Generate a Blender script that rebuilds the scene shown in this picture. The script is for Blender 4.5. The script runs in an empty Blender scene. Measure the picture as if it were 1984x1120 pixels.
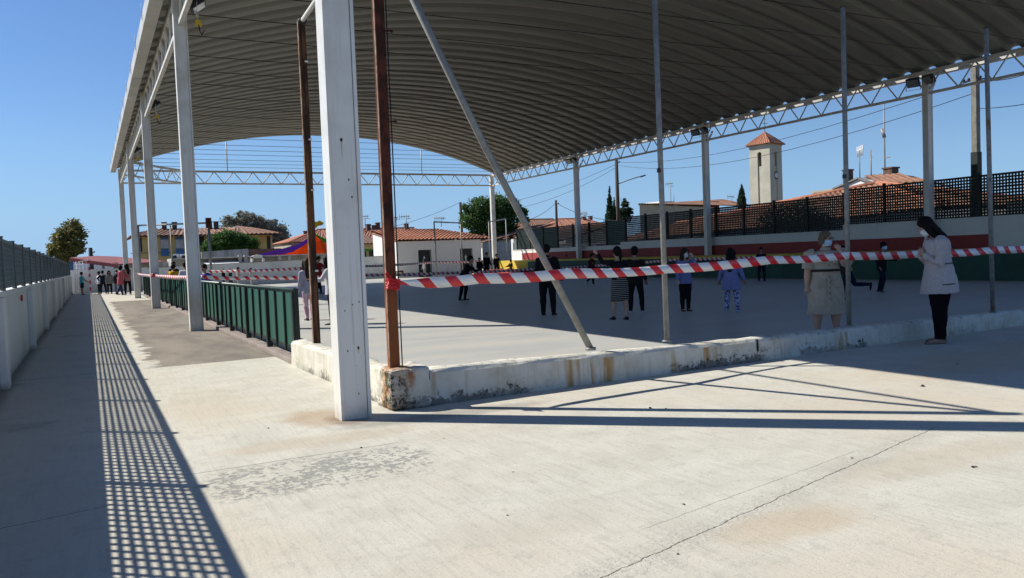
import bpy, bmesh, math, random
from mathutils import Vector, Matrix, noise as mn
R = math.radians
rnd = random.Random(11)
sc = bpy.context.scene
col = sc.collection

# ---------------------------------------------------------------- camera, sky, sun, exposure
F, YAW, PITCH, ROLL, CZ = 1559.2, 0.4831, 0.0427, -0.0383, 1.38
cy, sy = math.cos(YAW), math.sin(YAW)
FW = Vector((sy*math.cos(PITCH), cy*math.cos(PITCH), -math.sin(PITCH)))
r0 = Vector((cy, -sy, 0)); u0 = r0.cross(FW)
RT = r0*math.cos(ROLL) + u0*math.sin(ROLL)
UP = -r0*math.sin(ROLL) + u0*math.cos(ROLL)
cam = bpy.data.cameras.new('camera'); camo = bpy.data.objects.new('camera', cam); col.objects.link(camo)
cam.sensor_width = 36; cam.lens = F/1984*36; cam.clip_start = .05; cam.clip_end = 9000
m = Matrix((RT, UP, -FW)).transposed().to_4x4(); m.translation = (0, 0, CZ)
camo.matrix_world = m
sc.camera = camo
SKX, SKY_ = .74, -.67            # direction the shadows fall
COT = 1.12
SUN_EL = math.atan(1/COT)
w = bpy.data.worlds.new('World'); sc.world = w; w.use_nodes = True
nt = w.node_tree; nt.nodes.clear()
sky = nt.nodes.new('ShaderNodeTexSky'); sky.sky_type = 'NISHITA'; sky.sun_disc = False
sky.sun_elevation = SUN_EL; sky.sun_rotation = math.atan2(-SKX, -SKY_)
sky.altitude = 300; sky.air_density = 1.15; sky.dust_density = 0; sky.ozone_density = 4.5
bg = nt.nodes.new('ShaderNodeBackground'); bg.inputs[1].default_value = .072
wo = nt.nodes.new('ShaderNodeOutputWorld')
tc = nt.nodes.new('ShaderNodeTexCoord'); sp_ = nt.nodes.new('ShaderNodeSeparateXYZ'); nt.links.new(tc.outputs['Generated'], sp_.inputs[0])
mr = nt.nodes.new('ShaderNodeMapRange'); mr.inputs[1].default_value = -.02; mr.inputs[2].default_value = .20; mr.inputs[3].default_value = .85; mr.inputs[4].default_value = 0; mr.interpolation_type = 'SMOOTHSTEP'
nt.links.new(sp_.outputs[2], mr.inputs[0])
tint = nt.nodes.new('ShaderNodeMix'); tint.data_type = 'RGBA'; tint.blend_type = 'MULTIPLY'; tint.inputs[0].default_value = 1; tint.inputs[7].default_value = (.80, .93, 1.16, 1); nt.links.new(sky.outputs[0], tint.inputs[6])
hz = nt.nodes.new('ShaderNodeMix'); hz.data_type = 'RGBA'; hz.inputs[7].default_value = (3.0, 5.5, 9.0, 1); nt.links.new(mr.outputs[0], hz.inputs[0]); nt.links.new(tint.outputs[2], hz.inputs[6])
nt.links.new(hz.outputs[2], bg.inputs[0]); nt.links.new(bg.outputs[0], wo.inputs[0])
sl = bpy.data.lights.new('sun', 'SUN'); sl.energy = 5.0; sl.angle = R(.5); sl.color = (1, .96, .87)
so = bpy.data.objects.new('sun', sl); col.objects.link(so)
L = Vector((-SKX, -SKY_, 0)).normalized(); L = Vector((L.x*math.cos(SUN_EL), L.y*math.cos(SUN_EL), math.sin(SUN_EL)))
so.rotation_euler = L.to_track_quat('Z', 'Y').to_euler(); so.location = (-40, 40, 60)
vs = sc.view_settings; vs.view_transform = 'Standard'; vs.look = 'None'; vs.gamma = 1; vs.use_curve_mapping = False; vs.exposure = 0.42

def ray(px, py): return FW + RT*((px-992)/F) - UP*((py-560)/F)
def G(px, py, z=0):
    d = ray(px, py); t = (z-CZ)/d.z; return Vector((d.x*t, d.y*t, z))
def at(px, py, Y):
    d = ray(px, py); t = Y/d.y; return Vector((d.x*t, Y, CZ+d.z*t))
def atx(px, py, X):
    d = ray(px, py); t = X/d.x; return Vector((X, d.y*t, CZ+d.z*t))

# ---------------------------------------------------------------- node helper and materials
class NT:
    def __init__(s, name):
        s.m = bpy.data.materials.new(name); s.m.use_nodes = True
        s.t = s.m.node_tree; s.b = s.t.nodes['Principled BSDF']
        g = s.t.nodes.new('ShaderNodeNewGeometry'); s.pos = g.outputs['Position']
        c = s.t.nodes.new('ShaderNodeTexCoord'); s.obj = c.outputs['Object']; s.uv = c.outputs['UV']
        s.nrm = g.outputs['Normal']
    def n(s, t, ins=None, **kw):
        x = s.t.nodes.new(t)
        for k, v in kw.items(): setattr(x, k, v)
        for k, v in (ins or {}).items(): s.put(x.inputs[k], v)
        return x
    def put(s, sock, v):
        if isinstance(v, bpy.types.NodeSocket): s.t.links.new(v, sock)
        elif isinstance(v, (tuple, list)) and len(v) == 3 and sock.type == 'RGBA': sock.default_value = (*v, 1)
        else: sock.default_value = v
    def ma(s, op, a, b=0.0, c=0.0, clamp=False):
        x = s.n('ShaderNodeMath', {0: a, 1: b, 2: c}, operation=op); x.use_clamp = clamp; return x.outputs[0]
    def sep(s, v):
        x = s.n('ShaderNodeSeparateXYZ', {0: v}); return x.outputs
    def noise(s, scale, detail=4, rough=.55, vec=None, dist=0):
        return s.n('ShaderNodeTexNoise', {'Vector': vec if vec else s.pos, 'Scale': scale, 'Detail': detail, 'Roughness': rough, 'Distortion': dist}).outputs[0]
    def mapv(s, vec, sc=(1, 1, 1), rot=(0, 0, 0)):
        return s.n('ShaderNodeMapping', {'Vector': vec, 'Scale': sc, 'Rotation': rot}).outputs[0]
    def ramp(s, f, a, b):      # smoothstep a..b -> 0..1
        return s.n('ShaderNodeMapRange', {0: f, 1: a, 2: b, 3: 0.0, 4: 1.0}, interpolation_type='SMOOTHSTEP').outputs[0]
    def mix(s, f, a, b):
        x = s.n('ShaderNodeMix', data_type='RGBA'); s.put(x.inputs[0], f); s.put(x.inputs[6], a); s.put(x.inputs[7], b); return x.outputs[2]
    def bump(s, h, st=.3, dist=.01):
        return s.n('ShaderNodeBump', {'Height': h, 'Strength': st, 'Distance': dist}).outputs[0]
    def fin(s, c, rough=.8, bump=None, metal=0, spec=.5):
        s.put(s.b.inputs['Base Color'], c); s.put(s.b.inputs['Roughness'], rough); s.put(s.b.inputs['Metallic'], metal)
        s.put(s.b.inputs['Specular IOR Level'], spec)
        if bump: s.put(s.b.inputs['Normal'], bump)
        return s.m

def simple(name, c, c2=None, sc_=3.0, rough=.7, bs=0, bscale=40, metal=0, spec=.4, lo=.35, hi=.65, vec='obj'):
    t = NT(name); v = t.obj if vec == 'obj' else t.pos
    c2 = c2 or tuple(x*.8 for x in c)
    cc = t.mix(t.ramp(t.noise(sc_, 5, .6, v), lo, hi), c, c2)
    return t.fin(cc, rough, t.bump(t.noise(bscale, 3, .6, v), bs) if bs else None, metal, spec)

M = {}
def cloth(c, name=None):
    k = 'cloth%.3f_%.3f_%.3f' % c
    if k not in M: M[k] = simple('woven_fabric', c, tuple(x*.88 for x in c), 14, .9, .25, 60, spec=.1)
    return M[k]
M['white_steel'] = (lambda t: t.fin(t.mix(t.ma('MAXIMUM', t.ramp(t.noise(1.1, 5, .6), .45, .75), t.ma('MULTIPLY', t.ma('MAXIMUM', t.ramp(t.noise(1, 5, .7, t.mapv(t.pos, (22, 22, .7))), .50, .70), t.ramp(t.ma('ADD', t.sep(t.pos)[2], t.ma('MULTIPLY', t.noise(9, 5), .5)), .45, .2)), .8)),
    t.mix(t.ramp(t.noise(60, 2, .5), .74, .77), (.70, .69, .65), (.25, .17, .11)), (.50, .47, .41)), .45, t.bump(t.noise(25, 2), .06)))(NT('white_painted_steel'))
M['white_steel_clean'] = simple('white_steel_members', (.66, .65, .62), (.55, .54, .50), 2, .5, vec='pos')
M['gutter'] = simple('galvanised_gutter', (.52, .52, .50), (.44, .44, .42), .7, .5, vec='pos')
M['roof'] = (lambda t: t.fin(t.mix(t.ramp(t.noise(1.0, 4, .6, t.mapv(t.pos, (.15, 1.2, .15))), .3, .7), (.285, .28, .24), (.225, .22, .19)), .5, None, 0, .4))(NT('corrugated_roof_sheet'))
M['galv'] = (lambda t: t.fin(t.mix(t.ramp(t.noise(3.2, 5, .7, t.mapv(t.pos, (1, 1, .6))), .60, .68), t.mix(t.ramp(t.noise(12, 3), .3, .7), (.27, .27, .25), (.19, .19, .18)), (.22, .10, .04)), .55, t.bump(t.noise(80, 2), .1), .2))(NT('galvanised_pipe'))
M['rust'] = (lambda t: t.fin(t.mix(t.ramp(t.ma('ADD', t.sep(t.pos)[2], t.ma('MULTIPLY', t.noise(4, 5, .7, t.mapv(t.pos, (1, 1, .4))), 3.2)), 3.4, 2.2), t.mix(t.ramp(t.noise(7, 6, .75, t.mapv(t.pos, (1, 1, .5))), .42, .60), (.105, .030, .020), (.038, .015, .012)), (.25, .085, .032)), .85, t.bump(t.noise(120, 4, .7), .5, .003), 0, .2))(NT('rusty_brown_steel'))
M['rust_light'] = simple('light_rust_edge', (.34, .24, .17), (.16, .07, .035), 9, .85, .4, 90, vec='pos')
M['dark'] = simple('dark_metal', (.02, .02, .021), rough=.5)
M['glass'] = simple('lamp_glass', (.25, .27, .28), rough=.08, spec=.8)
M['lat_dark'] = simple('dark_green_lattice', (.010, .016, .013), rough=.6)
M['lat_grey'] = simple('grey_lattice', (.10, .13, .135), (.07, .095, .10), 2, .5, vec='pos')
M['lat_green'] = simple('green_fence_sheet', (.02, .11, .075), (.015, .08, .055), 1.5, .6, vec='pos')
def translucent():
    t = NT('green_netting'); tr = t.n('ShaderNodeBsdfTranslucent', {0: (.20, .62, .42)}); tp = t.n('ShaderNodeBsdfTransparent'); t.put(t.b.inputs['Base Color'], (.09, .36, .25))
    a = t.n('ShaderNodeMixShader', {0: .55, 1: t.b.outputs[0], 2: tr.outputs[0]}); b_ = t.n('ShaderNodeMixShader', {0: .15, 1: a.outputs[0], 2: tp.outputs[0]})
    t.t.links.new(b_.outputs[0], t.t.nodes['Material Output'].inputs[0]); return t.m
M['lat_green'] = translucent()
M['green_sheet'] = (lambda t: t.fin(t.mix(t.ramp(t.noise(1.6, 5, .65), .4, .75), (.014, .085, .058), (.022, .10, .07)), .5, t.bump(t.noise(3, 3), .2, .02)))(NT('green_painted_sheet'))
M['green_dark'] = simple('dark_green_paint', (.006, .013, .011), (.010, .02, .016), 6, .45, vec='pos')
M['green_rail'] = simple('green_handrail_paint', (.045, .10, .08), (.03, .07, .055), 5, .4, vec='pos')
M['tile'] = (lambda t: t.fin(t.mix(t.ramp(t.noise(7, 3, .7), .35, .7), (.50, .20, .11), (.34, .13, .08)), .85, t.bump(t.noise(20, 3), .3)))(NT('terracotta_tiles'))
M['tile_valley_shade'] = simple('painted_valley_shade', (.15, .075, .05), (.10, .06, .045), 6, .9)  # shade between the tile ribs, painted as a darker terracotta
M['tile_old'] = (lambda t: t.fin(t.mix(t.ramp(t.noise(3, 5, .7), .35, .7), (.33, .155, .095), (.20, .12, .085)), .9))(NT('weathered_tiles'))
M['tile_brown'] = (lambda t: t.fin(t.mix(t.ramp(t.noise(2, 5, .7), .35, .7), (.24, .12, .085), (.13, .085, .065)), .9))(NT('brown_old_tiles'))
M['tile_orange'] = (lambda t: t.fin(t.mix(t.ramp(t.noise(1.2, 5, .7), .35, .7), (.29, .135, .075), (.19, .10, .06)), .9))(NT('orange_tiles'))
M['white_wall'] = (lambda t: t.fin(t.mix(t.ramp(t.noise(1.3, 6, .65, t.mapv(t.pos, (1, 1, .4))), .5, .85), (.70, .70, .68), (.50, .50, .47)), .85, t.bump(t.noise(30, 4), .25)))(NT('white_rendered_wall'))
M['tower_wall'] = simple('grey_beige_render', (.50, .47, .38), (.42, .395, .32), .6, .9, .2, 12, vec='pos')
M['cream_wall'] = simple('beige_render', (.40, .37, .29), (.33, .30, .24), .6, .9, .2, 12, vec='pos')
M['grey_wall'] = (lambda t: t.fin(t.mix(t.ramp(t.noise(1.0, 6, .7, t.mapv(t.pos, (1.5, 1.5, .12))), .4, .7), (.52, .50, .46), (.27, .26, .235)), .9))(NT('streaked_grey_concrete'))
M['yellow_wall'] = simple('yellow_render', (.60, .43, .17), (.54, .38, .15), .5, .9, vec='pos')
M['red_paint'] = simple('red_wall_paint', (.32, .045, .045), (.26, .04, .04), 1.2, .7, vec='pos')
M['yellow_paint'] = simple('yellow_wall_paint', (.62, .46, .05), (.52, .38, .05), 1.2, .7, vec='pos')
M['green_paint'] = simple('green_wall_paint', (.022, .085, .055), (.018, .06, .042), 1.2, .65, vec='pos')
M['chimney'] = simple('sooty_brick', (.16, .085, .065), (.07, .05, .045), 3, .9)
M['blue'] = simple('blue_paint', (.05, .16, .34), rough=.5)
M['shutter'] = simple('pale_roller_shutter', (.50, .50, .52), rough=.6)
M['white_plain'] = simple('white_paint', (.74, .74, .72), rough=.6)
M['red_canopy'] = simple('faded_red_sheet', (.30, .09, .085), (.25, .08, .075), .4, .7, vec='pos')
M['wood'] = simple('weathered_timber', (.075, .06, .045), (.04, .033, .026), 8, .9, vec='pos')
M['concrete_pole'] = simple('concrete_pole', (.22, .21, .18), (.15, .145, .125), 4, .9, vec='pos')
M['gate'] = simple('grey_blue_gate_sheet', (.22, .27, .31), (.18, .22, .26), 1, .5, vec='pos')
M['cream_block'] = simple('cream_block', (.66, .60, .42), (.40, .33, .2), 9, .85, vec='pos')
for k, c in dict(purple=(.16, .06, .36), orange=(.80, .16, .02), lime=(.10, .36, .05), magenta=(.5, .03, .12), flag=(.42, .32, .02)).items():
    t = NT('awning_'+k); t.fin(t.mix(t.ramp(t.noise(1.2, 4), .3, .7), c, tuple(x*.85 for x in c)), .8, None, 0, .2); tl_ = t.n('ShaderNodeBsdfTranslucent', {0: c}); mx_ = t.n('ShaderNodeMixShader', {0: .55, 1: t.b.outputs[0], 2: tl_.outputs[0]})
    t.t.links.new(mx_.outputs[0], t.t.nodes['Material Output'].inputs[0]); M[k] = t.m
M['red'] = simple('red_plastic', (.62, .02, .03), rough=.4)
M['black'] = simple('black', (.008, .008, .008), rough=.6)
M['white'] = simple('white', (.8, .8, .8), rough=.6)
M['maskblue'] = simple('face_mask', (.42, .60, .74), (.38, .55, .7), 20, .8)
M['kerb'] = simple('kerb_concrete', (.30, .25, .22), (.22, .18, .16), 4, .9, .4, 30, vec='pos')
for k, c in dict(pale=(.52, .32, .23), tan=(.33, .19, .125)).items():
    M['skin_'+k] = simple('skin', c, tuple(x*.9 for x in c), 12, .55, spec=.3)
def hairmat(k, c):
    t = NT('hair'); v = t.mapv(t.obj, (60, 60, 8))
    M[k] = t.fin(t.mix(t.ramp(t.noise(1, 3, .6, v), .3, .7), c, tuple(x*.5 for x in c)), .65, t.bump(t.noise(1, 3, .6, v), .5, .01), 0, .15)
hairmat('hair_dark', (.007, .005, .005)); hairmat('hair_brown', (.045, .026, .016)); hairmat('hair_ash', (.17, .125, .085))

def leafmat(k, a, b, tr=.25):
    t = NT('leaves_'+k); c = t.mix(t.ramp(t.noise(.9, 4, .6), .35, .65), a, b)
    c = t.mix(t.ramp(t.noise(9, 2, .5), .3, .7), c, tuple(x*1.5 for x in a))
    t.fin(c, .6, None, 0, .3); tl_ = t.n('ShaderNodeBsdfTranslucent', {0: c}); mx_ = t.n('ShaderNodeMixShader', {0: .38, 1: t.b.outputs[0], 2: tl_.outputs[0]})
    t.t.links.new(mx_.outputs[0], t.t.nodes['Material Output'].inputs[0]); M[k] = t.m
leafmat('leaf_green', (.06, .115, .028), (.032, .066, .02)); leafmat('leaf_dark', (.026, .05, .022), (.014, .03, .015))
leafmat('leaf_olive', (.21, .215, .18), (.12, .13, .11)); leafmat('leaf_pine', (.05, .12, .022), (.024, .06, .016))
leafmat('leaf_autumn', (.20, .185, .055), (.09, .105, .038))

# --- foreground concrete
def pavement_mat():
    t = NT('rough_concrete_paving'); x, y, z = t.sep(t.pos)
    big = t.noise(.35, 5, .6); mid = t.noise(2.2, 6, .65); fine = t.noise(38, 5, .75); grit = t.noise(150, 3, .7)
    wob = t.ma('MULTIPLY', t.ma('SUBTRACT', t.noise(1.6, 6, .7), .5), 1.0)
    c = t.mix(t.ramp(mid, .35, .7), (.55, .53, .455), (.47, .45, .38))
    c = t.mix(t.ramp(big, .42, .68), c, (.53, .475, .385))
    # brushed streaks
    st = t.noise(1, 4, .6, t.mapv(t.pos, (26, 2.2, 1), (0, 0, R(28))))
    c = t.mix(t.ma('MULTIPLY', t.ramp(st, .48, .72), .5), c, (.40, .375, .32))
    c = t.mix(t.ma('MULTIPLY', t.ramp(grit, .58, .70), .35), c, (.33, .30, .26))
    c = t.mix(t.ramp(t.noise(17, 4, .8), .67, .71), c, (.25, .23, .19)); c = t.mix(t.ma('MULTIPLY', t.ramp(t.noise(6, 6, .8), .52, .64), .45), c, (.38, .36, .31)); c = t.mix(t.ma('MULTIPLY', t.ramp(t.noise(52, 5, .8), .57, .63), .7), c, (.27, .25, .21))
    def box(x0, x1, y0, y1, s=.12, wb=.5):
        xx = t.ma('ADD', x, t.ma('MULTIPLY', wob, wb)); yy = t.ma('ADD', y, t.ma('MULTIPLY', wob, wb*.25))
        a = t.ma('MULTIPLY', t.ramp(xx, x0-s, x0+s), t.ramp(xx, x1+s, x1-s))
        b = t.ma('MULTIPLY', t.ramp(yy, y0-s, y0+s), t.ramp(yy, y1+s, y1-s))
        return t.ma('MULTIPLY', a, b)
    def blob(cx, cy_, rx, ry, k=1.0):
        a = t.ma('POWER', t.ma('DIVIDE', t.ma('SUBTRACT', x, cx), rx), 2.0); b = t.ma('POWER', t.ma('DIVIDE', t.ma('SUBTRACT', y, cy_), ry), 2.0)
        d = t.ma('ADD', t.ma('ADD', a, b), t.ma('MULTIPLY', wob, 2.2)); return t.ma('MULTIPLY', t.ramp(d, 1.15, .1), k)
    # old brown slab beside the railing
    br = box(.75, 3.2, 12.2, 39, .05, 1.1)
    brc = t.mix(t.ramp(t.noise(1.1, 6, .65, t.mapv(t.pos, (1.2, .45, 1))), .35, .65), (.255, .22, .18), (.17, .148, .125))
    c = t.mix(br, c, brc)
    # left strip greyer
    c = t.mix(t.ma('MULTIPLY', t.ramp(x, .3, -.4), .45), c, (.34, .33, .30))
    # stained patches (dirt)
    dirt = t.ma('MULTIPLY', t.ramp(t.noise(.8, 6, .7), .55, .75), t.ramp(x, .5, -.3)); c = t.mix(t.ma('MULTIPLY', dirt, .6), c, (.15, .145, .13))
    c = t.mix(blob(1.72, 7.12, .38, .5, .55), c, (.32, .21, .12)); c = t.mix(blob(1.95, 6.85, .22, .35, .7), c, (.16, .10, .065))
    c = t.mix(blob(3.0, 2.85, .5, .22, .45), c, (.44, .33, .21)); c = t.mix(blob(1.5, 6.2, .9, .25, .35), c, (.40, .30, .2))
    c = t.mix(blob(9.5, 5.4, 3, 1.0, .5), c, (.48, .36, .24)); c = t.mix(blob(4.6, 3.2, 1.3, .25, .4), c, (.43, .37, .28)); c = t.mix(blob(1.0, 8.6, .5, 1.2, .25), c, (.45, .38, .28)); c = t.mix(blob(5.6, 4.6, 1.6, .5, .25), c, (.46, .41, .32)); c = t.mix(blob(2.0, 3.6, .7, .3, .25), c, (.42, .38, .31))
    c = t.mix(blob(2.7, 6.5, 1.1, .22, .55), c, (.20, .19, .17))
    # scaled patch
    sp = t.ma('MULTIPLY', box(.60, 2.0, 4.85, 5.68, .10, .9), t.ramp(t.ma('ADD', t.noise(20, 6, .68), t.ma('MULTIPLY', t.ma('SUBTRACT', t.noise(2.4, 4, .65), .5), .55)), .51, .54))
    c = t.mix(t.ma('MULTIPLY', sp, .85), c, (.25, .245, .225))
    # joints and crack
    def line(x0, y0, x1, y1, wd, amp, s=7):
        dx, dy = x1-x0, y1-y0; l = math.hypot(dx, dy); nx, ny = -dy/l, dx/l
        d = t.ma('ADD', t.ma('MULTIPLY', x, nx), t.ma('ADD', t.ma('MULTIPLY', y, ny), -(x0*nx+y0*ny)))
        d = t.ma('ADD', d, t.ma('MULTIPLY', t.ma('SUBTRACT', t.noise(s, 6, .75), .5), amp)); d = t.ma('ABSOLUTE', d)
        u = t.ma('ADD', t.ma('MULTIPLY', x, dx/l), t.ma('ADD', t.ma('MULTIPLY', y, dy/l), -(x0*dx+y0*dy)/l))
        w_ = t.ma('MULTIPLY', t.ramp(u, -.1, .05), t.ramp(u, l+.1, l-.05))
        return t.ma('MULTIPLY', t.ramp(d, wd, wd*.35), w_), t.ma('MULTIPLY', t.ramp(t.ma('MULTIPLY', d, 1.0), .22, .0), w_)
    l1, n1 = line(1.5, 2.72, 5.4, 3.74, .0045, .07); l2, n2 = line(.2, 5.71, 1.98, 5.74, .006, .02); l3, _ = line(2.4, 3.2, 4.4, 3.62, .003, .06)
    l4, _ = line(-.9, 5.05, .7, 5.4, .006, .05); l5, _ = line(-.9, 12.1, 2.4, 12.25, .014, .03); l6, _ = line(-.9, 20.5, 2.4, 20.6, .02, .03)
    cr = t.ma('MAXIMUM', t.ma('MAXIMUM', l1, l2), t.ma('MAXIMUM', t.ma('MULTIPLY', l3, .6), t.ma('MAXIMUM', t.ma('MAXIMUM', l4, l5), l6)))
    pit = t.ma('MULTIPLY', n1, t.ramp(t.noise(46, 4, .8), .5, .62))
    c = t.mix(t.ma('MULTIPLY', pit, .42), c, (.40, .37, .31))
    c = t.mix(t.ma('MULTIPLY', cr, .9), c, (.08, .075, .065))
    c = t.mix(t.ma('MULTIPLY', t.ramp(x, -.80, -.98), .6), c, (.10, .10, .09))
    h = t.ma('ADD', t.ma('MULTIPLY', fine, 1.0), t.ma('ADD', t.ma('MULTIPLY', st, .7), t.ma('MULTIPLY', grit, .4)))
    h = t.ma('SUBTRACT', h, t.ma('ADD', t.ma('MULTIPLY', cr, 2.5), t.ma('ADD', t.ma('MULTIPLY', pit, .7), t.ma('MULTIPLY', sp, .7))))
    h = t.ma('ADD', h, t.ma('MULTIPLY', t.noise(3, 3), 1.2))
    return t.fin(c, .9, t.bump(h, .6, .006), 0, .2)
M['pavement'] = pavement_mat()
def court_mat():
    t = NT('smooth_court_concrete'); big = t.noise(.25, 5, .6, t.mapv(t.pos, (1, 1, 1))); sw = t.noise(1, 5, .6, t.mapv(t.pos, (.35, 1.6, 1), (0, 0, R(20))))
    c = t.mix(t.ramp(big, .35, .7), (.44, .435, .41), (.385, .385, .37)); c = t.mix(t.ma('MULTIPLY', t.ramp(sw, .42, .62), .6), c, (.47, .44, .385)); c = t.mix(t.ma('MULTIPLY', t.ramp(t.noise(1, 6, .75, t.mapv(t.pos, (.5, 3.0, 1), (0, 0, R(28)))), .56, .66), .35), c, (.30, .295, .285))
    c = t.mix(t.ramp(t.noise(30, 4, .8), .70, .74), c, (.26, .25, .24))
    rg = t.n('ShaderNodeMapRange', {0: sw, 1: .3, 2: .7, 3: .42, 4: .6}).outputs[0]
    return t.fin(c, rg, t.bump(t.noise(5, 3), .12, .01), 0, .3)
M['court'] = court_mat()
def curb_mat():
    t = NT('peeling_whitewash_concrete'); x, y, z = t.sep(t.pos); nx, ny, nz = t.sep(t.nrm)
    n1 = t.noise(7, 7, .75); n2 = t.noise(2.2, 4, .6)
    c = t.mix(t.ramp(t.noise(3, 5, .7), .4, .7), (.62, .60, .53), (.50, .47, .38))
    side = t.ramp(nz, .6, .3)
    # drips
    dr = t.noise(1, 4, .6, t.mapv(t.pos, (14, 14, .9))); drm = t.ma('MULTIPLY', side, t.ramp(dr, .52, .72))
    c = t.mix(t.ma('MULTIPLY', drm, .5), c, (.40, .31, .17))
    rs = t.ma('MULTIPLY', side, t.ma('MULTIPLY', t.ramp(t.noise(1, 3, .6, t.mapv(t.pos, (3.2, 3.2, .25))), .56, .66), t.ramp(dr, .38, .56)))
    c = t.mix(t.ma('MULTIPLY', rs, .85), c, (.40, .22, .06))
    # bottom bare cement with dark mould
    hgt = t.ma('SUBTRACT', z, t.ma('MULTIPLY', t.ma('SUBTRACT', n1, .44), .36))
    pz = t.ramp(t.noise(.55, 3, .6), .44, .56); c = t.mix(t.ma('MULTIPLY', t.ma('MULTIPLY', t.ramp(hgt, .055, .03), pz), side), c, (.20, .19, .165))
    mo = t.ma('MULTIPLY', t.ramp(t.noise(16, 6, .8), .53, .60), t.ramp(t.ma('ADD', z, t.ma('MULTIPLY', n2, -.35)), -.02, -.11))
    mo = t.ma('MULTIPLY', mo, t.ma('ADD', t.ma('MULTIPLY', pz, .8), .2)); c = t.mix(mo, c, (.045, .047, .04))
    # corner block: rust and mould round the post
    dx = t.ma('SUBTRACT', x, 2.46); dy = t.ma('SUBTRACT', y, 7.08); d = t.ma('SQRT', t.ma('ADD', t.ma('MULTIPLY', dx, dx), t.ma('MULTIPLY', dy, dy)))
    d = t.ma('ADD', d, t.ma('MULTIPLY', t.ma('SUBTRACT', n1, .5), .28))
    c = t.mix(t.ma('MULTIPLY', t.ramp(d, .20, .06), .9), c, (.42, .17, .045))
    cm = t.ma('MULTIPLY', t.ma('MULTIPLY', t.ramp(x, 2.62, 2.45), t.ramp(y, 7.3, 7.1)), t.ramp(t.noise(13, 6, .8), .46, .56))
    c = t.mix(t.ma('MULTIPLY', cm, side), c, (.06, .06, .04))
    ds = t.ma('MULTIPLY', t.ramp(t.ma('ABSOLUTE', t.ma('ADD', t.ma('SUBTRACT', x, 2.56), t.ma('MULTIPLY', t.ma('SUBTRACT', n1, .5), .12))), .05, .01), t.ma('MULTIPLY', side, t.ramp(z, .12, .36)))
    c = t.mix(t.ma('MULTIPLY', ds, .95), c, (.36, .13, .03))
    top = t.ma('MULTIPLY', t.ramp(nz, .5, .8), t.ramp(t.noise(9, 6, .75), .52, .60)); c = t.mix(t.ma('MULTIPLY', top, .8), c, (.30, .285, .24))
    h = t.ma('SUBTRACT', t.ma('ADD', n1, t.ma('MULTIPLY', t.noise(60, 4, .7), .4)), t.ma('ADD', mo, t.ma('MULTIPLY', top, .6)))
    return t.fin(c, .9, t.bump(h, .6, .01), 0, .2)
M['curb'] = curb_mat()
def sidewall_mat():
    t = NT('white_painted_boundary_wall'); x, y, z = t.sep(t.pos)
    c = t.mix(t.ramp(t.noise(1.2, 6, .65, t.mapv(t.pos, (1, 1, .5))), .45, .8), (.66, .67, .66), (.48, .49, .48))
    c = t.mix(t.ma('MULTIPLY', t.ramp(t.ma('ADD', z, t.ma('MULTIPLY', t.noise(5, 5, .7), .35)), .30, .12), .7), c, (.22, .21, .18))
    return t.fin(c, .85, t.bump(t.noise(18, 5, .7), .35, .01), 0, .2)
M['side_wall'] = sidewall_mat()
def tape_mat():
    t = NT('striped_barrier_tape'); u, v, _ = t.sep(t.uv)
    f = t.ma('FRACT', t.ma('ADD', t.ma('DIVIDE', u, .30), t.ma('MULTIPLY', v, .33)))
    c = t.mix(t.ramp(f, .435, .445), (.66, .02, .025), (.80, .79, .77))
    c = t.mix(t.ma('MULTIPLY', t.ramp(t.noise(7, 4), .5, .7), .15), c, (.5, .48, .46))
    return t.fin(c, .35, t.bump(t.noise(14, 4, .65, t.mapv(t.pos, (1, 1, 1.6))), .6, .02), 0, .5)
M['tape'] = tape_mat()
def striped(name, a, b, period, thr, axis=2, rough=.9):
    t = NT(name); v = t.sep(t.obj)[axis]; f = t.ma('FRACT', t.ma('DIVIDE', t.ma('ADD', v, t.ma('MULTIPLY', t.noise(3, 2, .5, t.obj), .03)), period))
    return t.fin(t.mix(t.ramp(f, thr, thr+.05), b, a), rough)
M['stripe_skirt'] = striped('pinstriped_fabric', (.012, .012, .014), (.38, .36, .30), .038, .22)
def tweed():
    t = NT('tweed'); v = t.n('ShaderNodeTexVoronoi', {'Vector': t.obj, 'Scale': 95.0}).outputs[0]
    h = t.noise(70, 3, .7, t.mapv(t.obj, (1, 1, 2.2)))
    c = t.mix(t.ramp(h, .40, .64), (.60, .55, .54), (.40, .36, .365)); c = t.mix(t.ma('MULTIPLY', t.ramp(t.noise(150, 2, .5, t.obj), .60, .68), .6), c, (.10, .10, .11))
    return t.fin(c, .95, t.bump(h, .8, .012), 0, .1)
M['tweed'] = tweed()
def leggings():
    t = NT('patterned_fabric'); h = t.noise(26, 2, .5, t.obj, .6)
    return t.fin(t.mix(t.ramp(h, .50, .54), (.42, .43, .62), (.07, .08, .20)), .8)
M['leggings'] = leggings()
def pinkpants():
    t = NT('pink_print_fabric'); return t.fin(t.mix(t.ramp(t.noise(12, 3, .6, t.mapv(t.obj, (1, 1, .3))), .45, .6), (.62, .48, .50), (.42, .24, .27)), .85)
M['pinkpants'] = pinkpants()

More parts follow.
